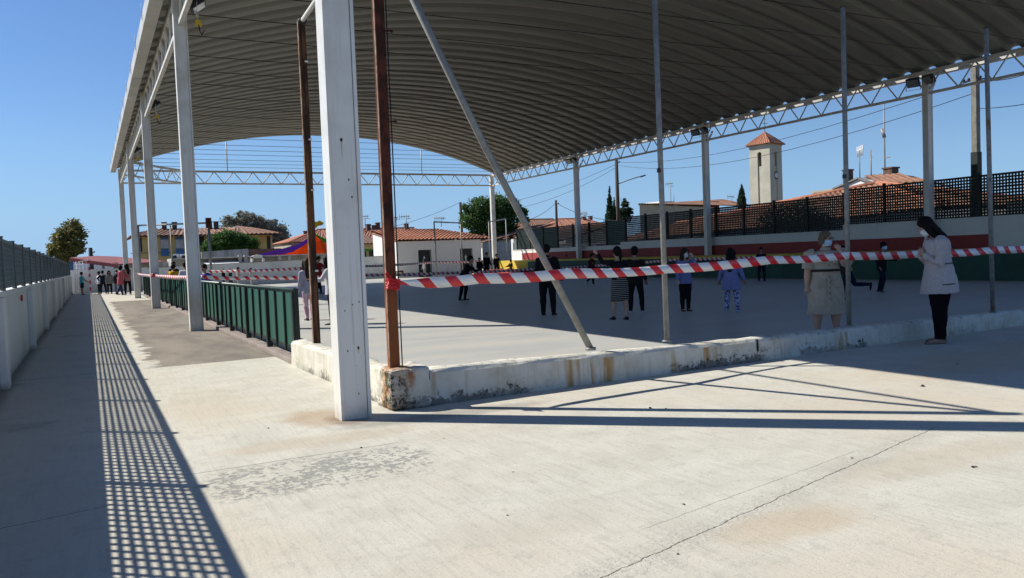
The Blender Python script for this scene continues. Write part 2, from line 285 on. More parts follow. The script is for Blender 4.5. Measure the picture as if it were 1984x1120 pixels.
# ---------------------------------------------------------------- mesh helpers
class MB:
    def __init__(s): s.bm = bmesh.new(); s.uv = None
    def box(s, c, d, rot=None, mi=0):
        mt = Matrix.Translation(c) @ (rot.to_4x4() if rot else Matrix.Identity(4)) @ Matrix.Diagonal((*d, 1))
        r = bmesh.ops.create_cube(s.bm, size=1, matrix=mt)
        if mi:
            for f in {f for v in r['verts'] for f in v.link_faces}: f.material_index = mi
        return s
    def b2(s, x0, x1, y0, y1, z0, z1, mi=0): return s.box(((x0+x1)/2, (y0+y1)/2, (z0+z1)/2), (abs(x1-x0), abs(y1-y0), abs(z1-z0)), mi=mi)
    def beam(s, a, b, wd, dp, upv=(0, 0, 1)):
        a, b = Vector(a), Vector(b); d = b-a; z = d.normalized(); u = Vector(upv)
        if abs(z.dot(u)) > .98: u = Vector((0, 1, 0))
        x = u.cross(z).normalized(); y = z.cross(x)
        return s.box((a+b)/2, (wd, dp, d.length), Matrix((x, y, z)).transposed())
    def tube(s, pts, r, n=8, cap=True):
        pts = [Vector(p) for p in pts]; rs = r if isinstance(r, (list, tuple)) else [r]*len(pts); rings = []
        pu = None
        for i, p in enumerate(pts):
            d = (pts[min(i+1, len(pts)-1)]-pts[max(i-1, 0)]).normalized()
            u = pu if pu is not None else (Vector((0, 0, 1)) if abs(d.z) < .9 else Vector((1, 0, 0)))
            x = (u - d*u.dot(d)); x = x.normalized() if x.length > 1e-6 else d.orthogonal().normalized(); pu = x; y = d.cross(x)
            rings.append([s.bm.verts.new(p + (x*math.cos(2*math.pi*k/n) + y*math.sin(2*math.pi*k/n))*rs[i]) for k in range(n)])
        for a, b in zip(rings, rings[1:]):
            for k in range(n): f = s.bm.faces.new((a[k], a[(k+1) % n], b[(k+1) % n], b[k])); f.smooth = True
        if cap: s.bm.faces.new(list(reversed(rings[0]))); s.bm.faces.new(rings[-1])
        return s
    def quad(s, *p, mi=0):
        f = s.bm.faces.new([s.bm.verts.new(v) for v in p]); f.material_index = mi; return s
    def prism(s, pts, vec):
        vec = Vector(vec); a = [s.bm.verts.new(Vector(p)) for p in pts]; b = [s.bm.verts.new(Vector(p)+vec) for p in pts]
        n = len(pts); s.bm.faces.new(list(reversed(a))); s.bm.faces.new(b)
        for i in range(n): s.bm.faces.new((a[i], a[(i+1) % n], b[(i+1) % n], b[i]))
        return s
    def rings(s, rg, n=14, cap=True):
        """rg: list of (centre, axis_x, axis_y) vectors"""
        out = [[s.bm.verts.new(c + ax*math.cos(2*math.pi*k/n) + ay*math.sin(2*math.pi*k/n)) for k in range(n)] for c, ax, ay in rg]
        for a, b in zip(out, out[1:]):
            for k in range(n): f = s.bm.faces.new((a[k], a[(k+1) % n], b[(k+1) % n], b[k])); f.smooth = True
        if cap: s.bm.faces.new(list(reversed(out[0]))); s.bm.faces.new(out[-1])
        return s
    def ball(s, c, r, rot=None, n=10):
        r = r if isinstance(r, (tuple, list)) else (r, r, r)
        mt = Matrix.Translation(c) @ (rot.to_4x4() if rot else Matrix.Identity(4)) @ Matrix.Diagonal((*r, 1))
        q = bmesh.ops.create_uvsphere(s.bm, u_segments=n, v_segments=max(5, n*2//3), radius=1, matrix=mt)
        for v in q['verts']:
            for f in v.link_faces: f.smooth = True
        return s
    def mesh(s, name):
        bmesh.ops.recalc_face_normals(s.bm, faces=s.bm.faces)
        me = bpy.data.meshes.new(name); s.bm.to_mesh(me); s.bm.free(); return me
    def build(s, name, mat, parent=None, loc=None, bevel=0):
        return link(name, s.mesh(name), mat, parent, loc, bevel)
def link(name, me, mat=None, parent=None, loc=None, bevel=0):
    o = bpy.data.objects.new(name, me); col.objects.link(o)
    if name == 'roof_tiles' and mat: mat = [mat, M['tile_valley_shade']]
    if mat and not len(me.materials):
        for q in (mat if isinstance(mat, (list, tuple)) else [mat]): me.materials.append(q)
    if parent: o.parent = parent
    if loc is not None: o.location = loc
    if bevel:
        b = o.modifiers.new('bevel', 'BEVEL'); b.width = bevel; b.segments = 2; b.limit_method = 'ANGLE'
    return o
def tag(o, label=None, cat=None, group=None, kind=None):
    for k, v in (('label', label), ('category', cat), ('group', group), ('kind', kind)):
        if v: o[k] = v
    return o
def thing(name, label, cat, loc=(0, 0, 0), rz=0, group=None):
    o = bpy.data.objects.new(name, None); col.objects.link(o); o.location = loc; o.rotation_euler = (0, 0, rz); o.empty_display_size = .3
    return tag(o, label, cat, group)
def structure(o): o['kind'] = 'structure'; return o
def stuff(o): o['kind'] = 'stuff'; return o
def copy_tree(o, parent=None):
    c = o.copy(); col.objects.link(c); c.parent = parent
    for ch in list(o.children): copy_tree(ch, c)
    return c

# ================================================================= ground
def grid_sheet(x0, x1, y0, y1, z, nx=1, ny=1, amp=0):
    b = MB(); vs_ = [[b.bm.verts.new((x0+(x1-x0)*i/nx, y0+(y1-y0)*j/ny, z + (amp*mn.noise(Vector((x0+(x1-x0)*i/nx, y0+(y1-y0)*j/ny, 3.3))*.9) if amp else 0))) for j in range(ny+1)] for i in range(nx+1)]
    for i in range(nx):
        for j in range(ny): f = b.bm.faces.new((vs_[i][j], vs_[i+1][j], vs_[i+1][j+1], vs_[i][j+1])); f.smooth = True
    return b
M['earth'] = simple('dry_earth', (.22, .18, .12), (.14, .13, .08), .02, .95, vec='pos')
structure(grid_sheet(-4000, 4000, -400, 6500, -.05).build('ground', M['earth']))
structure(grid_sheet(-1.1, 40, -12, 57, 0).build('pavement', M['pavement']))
structure(grid_sheet(2.55, 24.72, 7.25, 57, .006).build('court_floor', M['court']))
# hills
hb = MB(); prev = None
for i in range(90):
    a = R(-30 + i*1.2); X, Y = 5200*math.sin(a), 5200*math.cos(a)
    h = 62 + 30*mn.noise(Vector((i*.21, 0, 0))) + 14*mn.noise(Vector((i*.7, 5, 0)))
    h *= max(.15, 1 - max(0, (i-26))/30)
    v = [hb.bm.verts.new((X*.86, Y*.86, -2)), hb.bm.verts.new((X, Y, h)), hb.bm.verts.new((X*1.14, Y*1.14, -2))]
    if prev:
        for k in (0, 1): f = hb.bm.faces.new((prev[k], v[k], v[k+1], prev[k+1])); f.smooth = True
    prev = v
M['hill'] = simple('haze_tinted_scrub', (.085, .10, .14), (.06, .075, .11), .002, 1, vec='pos')  # blue-grey of distance haze put into the hill colour
structure(hb.build('hills', M['hill']))

# ================================================================= canopy over the court
XL, XR, Y1, BAY = 2.0, 26.66, 6.92, 11.63
ZB, ZT = 6.53, 7.28
can = thing('court_canopy', 'huge white steel canopy with arched corrugated roof over the sports court', 'canopy', (XL, Y1, 0))
def P(o): o.parent = can; o.matrix_parent_inverse = Matrix.Translation((-XL, -Y1, 0)); return o
cw, cd = .27, .22
def column_mesh():
    b = MB(); h = 7.36
    b.b2(-cw/2+.004, cw/2-.035, -cd/2+.012, cd/2-.012, 0, h)
    b.b2(-cw/2, -cw/2+.03, -cd/2, cd/2, 0, h); b.b2(cw/2-.03, cw/2, -cd/2, cd/2, 0, h)
    b.b2(-cw/2-.05, cw/2+.05, -cd/2-.05, cd/2+.05, 0, .012) if 0 else None
    return b.mesh('steel_column')
colme = column_mesh(); colme.materials.append(M['white_steel'])
b = MB(); b.tube([(0, 0, 0), (0, 0, 6.2), (.05, 0, 6.5), (.35, 0, 7.0)], .05, 8); pipe_me = b.mesh('downpipe'); pipe_me.materials.append(M['white_steel_clean'])
for k in range(5):
    for X in (XL, XR):
        P(link('steel_column', colme, loc=(X, Y1+k*BAY, 0)))
    d = P(link('downpipe', pipe_me, loc=(XR+.22, Y1+k*BAY+.1, 0)))
# rust marks on the nearest column
M['rust_mark'] = simple('rust_mark', (.12, .05, .02), (.05, .025, .015), 30, .9)
M['rust_run'] = simple('rust_run', (.42, .28, .14), (.5, .42, .3), 30, .8)
for x, z, s_, run in ((-.02, 2.42, .012, .16), (.03, 2.08, .007, 0), (.05, 1.93, .007, 0), (.045, .62, .010, .05), (-.05, .60, .006, 0), (.03, .22, .006, 0), (-.03, 3.7, .010, .04), (-.06, .95, .005, 0), (.01, 1.0, .005, 0), (.07, 1.02, .005, 0)):
    b = MB(); b.ball((x, -cd/2+.011, z), (s_, .003, s_*1.5), n=8); o = b.build('rust_mark', M['rust_mark'], None, (XL, Y1, 0)); P(o)
    if run: b = MB(); b.prism([(x-.006, -cd/2+.0105, z), (x+.006, -cd/2+.0105, z), (x+.001, -cd/2+.0105, z-run), (x-.001, -cd/2+.0105, z-run)], (0, .002, 0)); P(b.build('rust_run', M['rust_run'], None, (XL, Y1, 0)))
# truss bays
NV = 10
def truss(a, bb, nv, ch=.09, rd=.022, name='truss'):
    a, bb = Vector(a), Vector(bb); d = bb-a; l = d.length
    b = MB(); up = Vector((0, 0, ZT-ZB)); b.beam(a+up, bb+up, ch, ch+.03)
    tr = P(b.build(name, M['white_steel_clean']))
    q = MB(); q.beam(a, bb, ch, ch); o = q.build('bottom_chord', M['white_steel_clean'], tr)
    st = d/nv
    m1 = MB(); m1.tube([(0, 0, 0), st*.5 - up*0 + up], rd, 6); m1 = m1.mesh('diagonal'); m1.materials.append(M['white_steel_clean'])
    m2 = MB(); m2.tube([st*.5+up, st], rd, 6); m2 = m2.mesh('diagonal'); m2.materials.append(M['white_steel_clean'])
    for i in range(nv):
        for mm in (m1, m2): link('diagonal', mm, None, tr, a+st*i)
    return tr
for k in range(4):
    truss((XL, Y1+k*BAY, ZB), (XL, Y1+(k+1)*BAY, ZB), NV, rd=.028)
    truss((XR, Y1+k*BAY, ZB), (XR, Y1+(k+1)*BAY, ZB), NV, rd=.028)
YF = Y1+4*BAY
truss((XL, YF, ZB), (XR, YF, ZB), 21, rd=.03)
truss((XL, YF-4.6, ZB), (XL+3.6, YF, ZB), 6)
truss((XL, Y1, ZB), (XR, Y1, ZB), 21)
# arched sheets
MOD = BAY/12
half = (XR-XL)/2+.21; rise = 2.40; RR = (half*half+rise*rise)/(2*rise); th = math.asin(half/RR); ZE = 7.32
prof = [(0, .0), (.06, .14), (.12, .155), (.30, .155), (.36, .14), (.42, 0), (.48, -.012), (.60, -.026), (.70, -.03), (.80, -.026), (.92, -.012), (MOD, 0)]
NA = 36
def sheet_mesh():
    b = MB(); g = []
    for i in range(NA+1):
        a = -th + 2*th*i/NA; row = []
        for (yy, zz) in prof:
            rr = RR+zz; row.append(b.bm.verts.new((rr*math.sin(a), yy, rr*math.cos(a)-RR+rise)))
        g.append(row)
    for i in range(NA):
        for j in range(len(prof)-1):
            f = b.bm.faces.new((g[i][j], g[i][j+1], g[i+1][j+1], g[i+1][j])); f.smooth = j > 4
    return b.mesh('roof_sheet')
shm = sheet_mesh(); shm.materials.append(M['roof'])
ys = Y1-.35; i = 0
while ys < YF-.9:
    o = P(link('roof_sheet', shm, loc=((XL+XR)/2-.09, ys, ZE))); so_ = o.modifiers.new('thickness', 'SOLIDIFY'); so_.thickness = .006; so_.offset = 1
    ys += MOD; i += 1
# tie rods, hangers
rod = MB(); rod.tube([(0, 0, 0), (XR-XL, 0, 0)], .011, 5); rodm = rod.mesh('tie_rod'); rodm.materials.append(M['dark'])
for k in range(25): P(link('tie_rod', rodm, loc=(XL, Y1-.1+k*MOD*2, ZE-.03+.02*(k % 3))))
for X in (8.1, 21.2):
    z = ZE+rise-RR+math.sqrt(RR*RR-(X-(XL+XR)/2)**2)
    b = MB(); b.tube([(X, YF, ZT), (X, YF, z)], .035, 8); P(b.build('hanger_post', M['white_steel_clean']))
# gutters
for side, X0, X1 in ((-1, 1.48, 1.76), (1, XR+.24, XR+.50)):
    for k in range(16):
        ya = Y1-.3+k*2.95; yb = min(ya+2.94, YF+.5); b = MB()
        gz = 0 if side < 0 else -.02
        b.b2(X0, X1, ya, yb, 7.20+gz, 7.212+gz); b.b2(X0, X0+.012, ya, yb, 7.212+gz, (7.56 if side < 0 else 7.38)); b.b2(X1-.012, X1, ya, yb, 7.212+gz, (7.50 if side < 0 else 7.38))
        b.b2(X0-.004, X0+.016, yb-.02, yb, 7.19+gz, (7.575 if side < 0 else 7.39)); b.b2(X0, X1, yb-.022, yb-.002, 7.193+gz, 7.2+gz)
        P(b.build('gutter_section', M['gutter']))
        q = MB(); xx = X1 if side < 0 else X0; xc = XL if side < 0 else XR
        q.beam((xx, ya+.05, 7.36), (xc, ya+.05, 7.33), .03, .05); P(q.build('gutter_bracket', M['white_steel_clean'])); q = MB(); q.tube([(X0-.02, ya+.01, 7.35), (X0-.02, ya+.01, 7.74)], .008, 5); P(q.build('gutter_pin', M['white_steel_clean']))
# brackets at column heads, floodlights
def floodlight(loc, rz, lab, pit=40):
    t = thing('floodlight', lab, 'floodlight', loc, rz, 'floodlights on the canopy trusses')
    b = MB(); b.prism([(-.22, -.06, -.16), (.22, -.06, -.16), (.22, -.06, .16), (-.22, -.06, .16)], (0, .0, 0)) if 0 else None
    rt = Matrix.Rotation(R(-pit), 3, 'X')
    b.box((0, 0, 0), (.44, .10, .34), rt); b.box(rt @ Vector((0, -.10, 0)), (.26, .12, .22), rt); b.build('lamp_housing', M['dark'], t, bevel=.015)
    b = MB(); b.box(rt @ Vector((0, .054, 0)), (.38, .006, .28), rt); b.build('front_glass', M['glass'], t)
    b = MB(); b.beam((-.24, 0, 0), (-.24, -.02, -.26), .03, .008); b.beam((.24, 0, 0), (.24, -.02, -.26), .03, .008); b.beam((-.24, -.02, -.26), (.24, -.02, -.26), .03, .01); b.build('bracket', M['white_steel_clean'], t)
    return t
nm = ['far', 'third', 'second', 'nearest']
for k, wd in ((1, 'nearest visible'), (2, 'middle'), (3, 'farthest')):
    for q, dy in enumerate((-.62, -.02)):
        floodlight((XR-.30, Y1+k*BAY+dy+.35, ZB+.42), R(90+18*(q*2-1)), 'dark floodlight on the right truss at the %s column, %s lamp of its pair' % (wd, ('near', 'far')[q]))
for k, wd in ((1, 'nearest visible'), (2, 'second'), (3, 'third')):
    t = floodlight((XL+.34, Y1+k*BAY-.3, ZB+.36), R(-100), 'dark floodlight with a yellow junction box on the left truss at the %s column' % wd, 55)
    b = MB(); b.b2(-.1, .1, -.06, .06, -.42, -.33); b.build('junction_box', M['yellow_paint'], t)
    b = MB(); b.tube([(.05, 0, -.42), (.12, .02, -.55), (.02, .05, -.62), (-.08, .1, -.5)], .012, 6); b.build('cable', M['dark'], t)

# ================================================================= low curb in front and at the side
def curb_piece(pts_f, pts_b, tops, name, label):
    """front line / back line in xy, tops = heights; subdivided with an uneven top edge"""
    b = MB(); n = 90 if len(pts_f) > 2 else 26
    def interp(pl, u):
        t = u*(len(pl)-1); i = min(int(t), len(pl)-2); return Vector(pl[i]).lerp(Vector(pl[i+1]), t-i)
    rows = []
    for i in range(n+1):
        u = i/n; f = interp([(*p, 0) for p in pts_f], u); k = interp([(*p, 0) for p in pts_b], u); h = interp([(q, 0, 0) for q in tops], u).x
        j = lambda s_, a: a*mn.noise(Vector((f.x*3.1+s_, f.y*3.1, s_)))
        dirn = (k-f).normalized()
        row = [f.copy(), f+dirn*(.004+j(1, .012))+Vector((0, 0, h*.5)), f+dirn*(.010+j(2, .015))+Vector((0, 0, h-.03+j(3, .012))), f+dirn*(.04+j(6, .02))+Vector((0, 0, h+j(4, .014))),
               f.lerp(k, .55)+Vector((0, 0, h+.008+j(5, .02))), k-dirn*(.03+j(8, .02))+Vector((0, 0, h+j(7, .02))), k+Vector((0, 0, h-.04)), k.copy()]
        rows.append([b.bm.verts.new(v) for v in row])
    for a, c in zip(rows, rows[1:]):
        for q in range(7): fc = b.bm.faces.new((a[q], a[q+1], c[q+1], c[q])); fc.smooth = q > 2
    b.bm.faces.new(rows[0]); b.bm.faces.new(list(reversed(rows[-1])))
    return tag(b.build(name, M['curb']), label, 'low wall')
XS = [2.76, 4.3, 6.4, 8.7, 10.2, 12.8, 16, 20, 24.6]
def fy(X): return 6.97 + (X-2.7)*.028
def th_(X):
    pts = [(2.7, .335), (4.5, .30), (6.5, .265), (9, .255), (12, .23), (16, .21), (24.6, .20)]
    for (a, p), (c, q) in zip(pts, pts[1:]):
        if X <= c: return p+(q-p)*(X-a)/(c-a)
    return .2
n_ = 40; xs = [2.765+(24.6-2.765)*i/n_ for i in range(n_+1)]
curb_piece([(x, fy(x)) for x in xs], [(x, fy(x)+.30) for x in xs], [th_(x) for x in xs], 'low_wall', 'long low whitewashed concrete wall with rust streaks along the front of the court')
curb_piece([(2.36, 11.0), (2.40, 7.42)], [(2.62, 11.0), (2.66, 7.42)], [.33, .34], 'low_wall', 'short sunlit stretch of low white wall between railing and corner post')
b = MB(); b.b2(2.36, 2.755, 6.93, 7.41, 0, .375)
o = b.build('corner_block', M['curb'], bevel=.03); tag(o, 'mouldy rust-stained concrete block at the court corner under the brown post', 'concrete block')
s_ = o.modifiers.new('sub', 'SUBSURF'); s_.subdivision_type = 'SIMPLE'; s_.levels = s_.render_levels = 4
dt = bpy.data.textures.new('lumps', 'CLOUDS'); dt.noise_scale = .09
d_ = o.modifiers.new('disp', 'DISPLACE'); d_.texture = dt; d_.strength = .035; d_.mid_level = .5
b = MB(); b.b2(6.97, 6.99, fy(7)-.012, fy(7)+.02, .12, .262); tag(b.build('joint_gap', M['black']), 'thin black open joint in the face of the front low wall', 'joint')

# ================================================================= posts and pipes of the old ball fence
def Lpost(x, y, z0, z1, wd, mat, name, label, extra=None):
    t = thing(name, label, 'post', (x, y, z0)); b = MB(); h = z1-z0
    b.b2(-wd/2, wd/2, -.004, .004, 0, h); b.b2(-wd/2, -wd/2+.008, .004, wd*.8, 0, h); b.b2(wd/2-.008, wd/2, .004, wd*.8, 0, h)
    b.build('shaft', mat, t, bevel=.002); return t
p1 = Lpost(2.47, 7.10, .36, 4.62, .094, M['rust'], 'steel_post', 'rusty reddish brown steel post rising from the corner block')
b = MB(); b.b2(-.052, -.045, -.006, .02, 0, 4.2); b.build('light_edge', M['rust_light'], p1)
b = MB(); b.tube([(.066, -.012, 0), (.064, -.01, 2), (.058, -.012, 4.2)], .006, 6); b.build('cable', M['black'], p1)
for z in (.9, 2.28, 3.1): b = MB(); b.tube([(.04, -.02, z), (.10, -.03, z+.005)], .008, 6); b.ball((.10, -.03, z), .013, n=6); b.build('hook', M['rust'], p1)
M['rust_dark'] = (lambda t: t.fin(t.mix(t.ramp(t.noise(3.5, 6, .75, t.mapv(t.pos, (4, 4, .35))), .42, .58), (.030, .018, .013), (.13, .06, .03)), .85, t.bump(t.noise(90, 4, .7), .5, .004), 0, .2))(NT('dark_rusty_steel'))
p2 = Lpost(2.55, 10.3, .32, 4.42, .088, M['rust_dark'], 'steel_post', 'dark brown rusty steel post just behind the short white wall')
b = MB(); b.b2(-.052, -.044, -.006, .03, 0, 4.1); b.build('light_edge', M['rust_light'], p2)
for z in (.95, 1.98, 2.62, 3.6): b = MB(); b.tube([(.01, -.02, z), (.05, -.03, z)], .013, 6); b.build('bolt', M['white_plain'], p2)
t = thing('crossbar_pipe', 'white pipe joining the tops of the two brown posts', 'pipe', (2.5, 8.7, 4.42)); b = MB(); b.tube([(.05, 1.6, 0), (-.02, -1.6, .1)], .03, 10); b.build('pipe', M['white_steel_clean'], t)
b = MB(); b.tube([(.05, 1.52, 0), (.05, 1.66, 0)], .05, 10); b.build('joint', M['dark'], t)
def pipe(x, y, z0, z1, label, tilt=(0, 0), r=.032):
    t = thing('steel_pipe_post', label, 'post', (x, y, z0), 0, 'thin galvanised posts on the front low wall')
    b = MB(); b.tube([(0, 0, 0), (tilt[0]*.5, tilt[1]*.5, (z1-z0)*.5), (tilt[0], tilt[1], z1-z0)], r, 12); b.build('shaft', M['galv'], t)
    b = MB(); b.tube([(0, 0, .0), (0, 0, .018)], r*1.7, 10); b.build('base_collar', M['galv'], t)
    b = MB(); b.tube([(tilt[0], tilt[1], z1-z0), (tilt[0], tilt[1], z1-z0+.01)], r*1.1, 12); b.build('cap', M['dark'], t)
    b = MB(); b.box((-r-.01, -.01, 2.0), (.05, .03, .05)); b.build('clip', M['dark'], t)
pipe(5.96, 7.5, .29, 4.5, 'thin grey pipe post on the wall left of the woman in the beige dress', (-.03, 0))
pipe(9.0, 7.45, .25, 4.47, 'thin grey pipe post right beside the woman in the beige dress')
pipe(12.02, 7.35, .23, 4.45, 'thin grey pipe post behind the woman in the tweed jacket', (-.08, 0))
pipe(15.1, 7.5, .21, 4.45, 'thin grey pipe post beyond the right edge of the low wall')
t = thing('diagonal_brace', 'long diagonal grey pipe with rust patches leaning from the low wall to the brown post', 'brace', (4.84, 7.42, .31))
b = MB(); b.tube([(0, 0, 0), (-.62, -.05, 1.08), (-1.25, -.1, 2.17), (-2.33, -.28, 4.10)], .036, 12); b.build('pipe', M['galv'], t)
b = MB(); b.tube([(0, 0, -.012), (0, 0, .02)], .06, 10); b.build('base_collar', M['galv'], t)

# ================================================================= striped tapes
def tape(pts, wd, label, amp=.01, n=None, twist=0, sag=.03, taper=0):
    pts = [Vector(p) for p in pts]; L_ = [0]
    for a, c in zip(pts, pts[1:]): L_.append(L_[-1]+(c-a).length)
    n = n or max(24, int(L_[-1]/.12)); b = MB(); uv = b.bm.loops.layers.uv.new('UVMap'); prev = None
    for i in range(n+1):
        s_ = L_[-1]*i/n; k = 0
        while k < len(pts)-2 and L_[k+1] < s_: k += 1
        f = (s_-L_[k])/(L_[k+1]-L_[k]); c = pts[k].lerp(pts[k+1], f); c = c - Vector((0, 0, sag*4*f*(1-f))); w_ = (wd*min(1, .3+s_/taper) if taper else wd)*(1+.10*mn.noise(Vector((s_*1.3, 2, pts[0].x)))); c = c + Vector((0, 0, .016*mn.noise(Vector((s_*.55, 9, pts[0].x)))))
        nv = mn.noise(Vector((s_*.8, wd*9, pts[0].y)))*amp; tw = twist*mn.noise(Vector((s_*.5, 7, 1)))
        d = (pts[k+1]-pts[k]).normalized(); side = d.cross(Vector((0, 0, 1)))
        up = Vector((0, 0, math.cos(tw)))+side*math.sin(tw)
        a_ = b.bm.verts.new(c+up*w_/2+side*nv); z_ = b.bm.verts.new(c-up*w_/2+side*nv*1.5); cur = (a_, z_, s_)
        if prev:
            f_ = b.bm.faces.new((prev[1], cur[1], cur[0], prev[0])); f_.smooth = True
            for lp, (u, v) in zip(f_.loops, ((prev[2], 0), (cur[2], 0), (cur[2], 1), (prev[2], 1))): lp[uv].uv = (u, v)
        prev = cur
    me = bpy.data.meshes.new('barrier_tape'); b.bm.to_mesh(me); b.bm.free()
    o = link('barrier_tape', me, M['tape']); s2 = o.modifiers.new('thickness', 'SOLIDIFY'); s2.thickness = .0015
    return tag(o, label, 'tape', 'red and white barrier tapes')
tape([(2.50, 7.04, 1.17), (3.4, 7.14, 1.163), (4.45, 7.22, 1.15), (5.95, 7.455, 1.152), (7.55, 7.42, 1.19), (8.98, 7.41, 1.20)], .102, 'nearest wide red and white tape from the rusty corner post to the beige dress', .02, 220, .35, .018, .5)
tape([(8.98, 7.408, 1.19), (10.39, 7.38, 1.165), (12.02, 7.31, 1.18)], .105, 'red and white tape between the beige dress and the tweed jacket', .02, 90, .35, .015)
tape([(12.03, 7.308, 1.18), (13.5, 7.3, 1.18), (15.1, 7.46, 1.18)], .105, 'red and white tape running off to the right behind the tweed jacket', .02)
q1, q2, q3, q4 = at(392, 537, 23), at(500, 537, 23.5), at(600, 536, 24), at(668, 533, 24.5)
tape([(2.0, 30.1, 1.13), q1, q2, q3, q4], .105, 'middle tape strung above the green railing and ending behind the big white column', .02, None, .3)
tape([(2.0, 41.6, 1.16), (2.0, 30.1, 1.13)], .09, 'short far stretch of tape between the third and fourth left columns', .03, None, .4)
pB0 = at(409, 526, 42); pB1 = at(583, 520, 39); pB2 = at(703, 516, 42); pB3 = at(843, 508, 47.5); pB4 = at(940, 506, 49)
tape([at(395, 527, 42), pB0, pB1, pB2, pB3, pB4], .13, 'long thin far tape crossing in front of the far wall and the white toilets', .03, None, .4)
tape([at(655, 534, 30), at(703, 533, 31), at(860, 529, 33), at(1041, 521, 35), atx(1153, 515, 24.2), atx(1311, 503, 24.2), atx(1480, 497, 24.2)], .12, 'far tape in the shade sloping towards the grandstand', .03, None, .3)
b = MB(); b.box((0, .012, 0), (.112, .075, .095), Matrix.Rotation(.15, 3, 'Y')); b.prism([(-.05, -.03, .045), (-.01, -.03, .04), (-.075, -.035, .12), (-.09, -.035, .10)], (0, .006, 0)); o = b.build('tape_knot', M['red'], None, (2.475, 7.06, 1.15))
s9 = o.modifiers.new('sub', 'SUBSURF'); s9.subdivision_type = 'SIMPLE'; s9.levels = s9.render_levels = 4; d_ = o.modifiers.new('disp', 'DISPLACE'); dt2 = bpy.data.textures.new('crumple', 'CLOUDS'); dt2.noise_scale = .018; d_.texture = dt2; d_.strength = .035
tag(o, 'crumpled red knot of tape wrapped round the rusty corner post', 'tape knot')
b = MB(); b.ball((0, 0, 0), (.16, .13, .05), n=8); b.ball((-.08, 0, .02), (.06, .1, .07), n=8); tag(b.build('tape_knot', M['red'], None, (2.02, 30.06, 1.13)), 'small red bunch of tape tied round the third left column', 'tape knot')
b = MB(); b.box((0, 0, 0), (.03, .10, .05), Matrix.Rotation(.6, 3, 'X')); tag(b.build('tape_scrap', M['red'], None, (-.965, 15.0, .99)), 'small red scrap of tape stuck on the left boundary wall', 'tape scrap')

# ================================================================= green railing
rail = thing('railing', 'green metal railing with sheet panels and dark bars along the left side of the court', 'railing', (2.5, 11.2, 0))
def rl(X, Y, Z): return (X-2.5, Y-11.2, Z)
b = MB(); b.b2(-.12, .12, -.15, 34.2, 0, .07); b.build('kerb', M['kerb'], rail, bevel=.01)
b = MB(); b.tube([(0, 0, 1.0), (0, 34, 1.0)], .034, 10); b.build('top_rail', M['green_rail'], rail)
b = MB(); b.b2(-.02, .02, 0, 34, .17, .21); b.build('bottom_rail', M['green_dark'], rail)
pm = MB(); pm.b2(-.055, .025, -.045, .045, .05, .985); pm = pm.mesh('post'); pm.materials.append(M['green_dark'])
bm_ = MB(); bm_.b2(-.040, -.014, -.021, .021, .12, .97); bm_ = bm_.mesh('bar'); bm_.materials.append(M['green_dark'])
sh = MB(); sh.b2(-.010, -.004, .041, 1.85, .211, .965); sh = sh.mesh('sheet_panel'); sh.materials.append(M['green_sheet'])
nb = 18; pitch = 34/nb
for k in range(nb+1):
    link('post', pm, None, rail, (0, k*pitch, 0))
    if k < nb:
        link('sheet_panel', sh, None, rail, (0, k*pitch, 0))
        for j in (1, 2): link('bar', bm_, None, rail, (0, k*pitch+pitch*j/3, 0))
b = MB(); b.b2(-.03, .03, -.06, -.04, .02, 1.03); b.build('end_plate', M['green_dark'], rail)
b = MB()
for i in range(14): b.ball((-.045, -.03+.008*(i % 2), .93-.028*i), (.008, .008, .015), n=6)
b.build('chain', M['dark'], rail)

# ================================================================= left boundary wall and fence
wl = thing('boundary_wall', 'long white boundary wall with pilasters on the left side', 'wall', (-1.12, 0, 0))
b = MB(); b.b2(-.12, .12, -6, 56.8, 0, 1.10); b.build('wall_body', M['side_wall'], wl)
b = MB(); b.b2(-.14, .15, -6, 56.8, 1.10, 1.16); b.build('coping', M['side_wall'], wl, bevel=.01)
pil = MB(); pil.b2(.12, .21, -.17, .17, 0, 1.098); pil = pil.mesh('pilaster'); pil.materials.append(M['side_wall'])
for k in range(-2, 9): link('pilaster', pil, None, wl, (0, 11.43+k*5.5, 0), bevel=.01)
fe = thing('mesh_fence', 'grey lattice fence on top of the left boundary wall', 'fence', (-1.0, 0, 1.16))
FP = 1.88
lm = MB(); z0, z1 = .06, .64
for i in range(10): z = z0+(z1-z0)*i/9; lm.b2(-.006, .006, .03, FP-.03, z-.011, z+.011)
for i in range(1, 17): y = FP*i/17; lm.b2(-.0045, .0075, y-.016, y+.016, z0, z1)
lm = lm.mesh('lattice_panel'); lm.materials.append(M['lat_grey'])
pm = MB(); pm.b2(-.03, .03, -.03, .03, 0, .70); pm.b2(-.036, .036, -.036, .036, .70, .715); pm = pm.mesh('post'); pm.materials.append(M['lat_grey'])
tm = MB(); tm.b2(-.018, .018, .03, FP-.03, .64, .685); tm.b2(-.012, .012, .03, FP-.03, .028, .05); tm = tm.mesh('frame'); tm.materials.append(M['lat_grey'])
for k in range(-5, 24):
    y = 12.4+k*FP; link('post', pm, None, fe, (0, y, 0))
    if k < 23: link('lattice_panel', lm, None, fe, (0, y, 0)); link('frame', tm, None, fe, (0, y, 0))

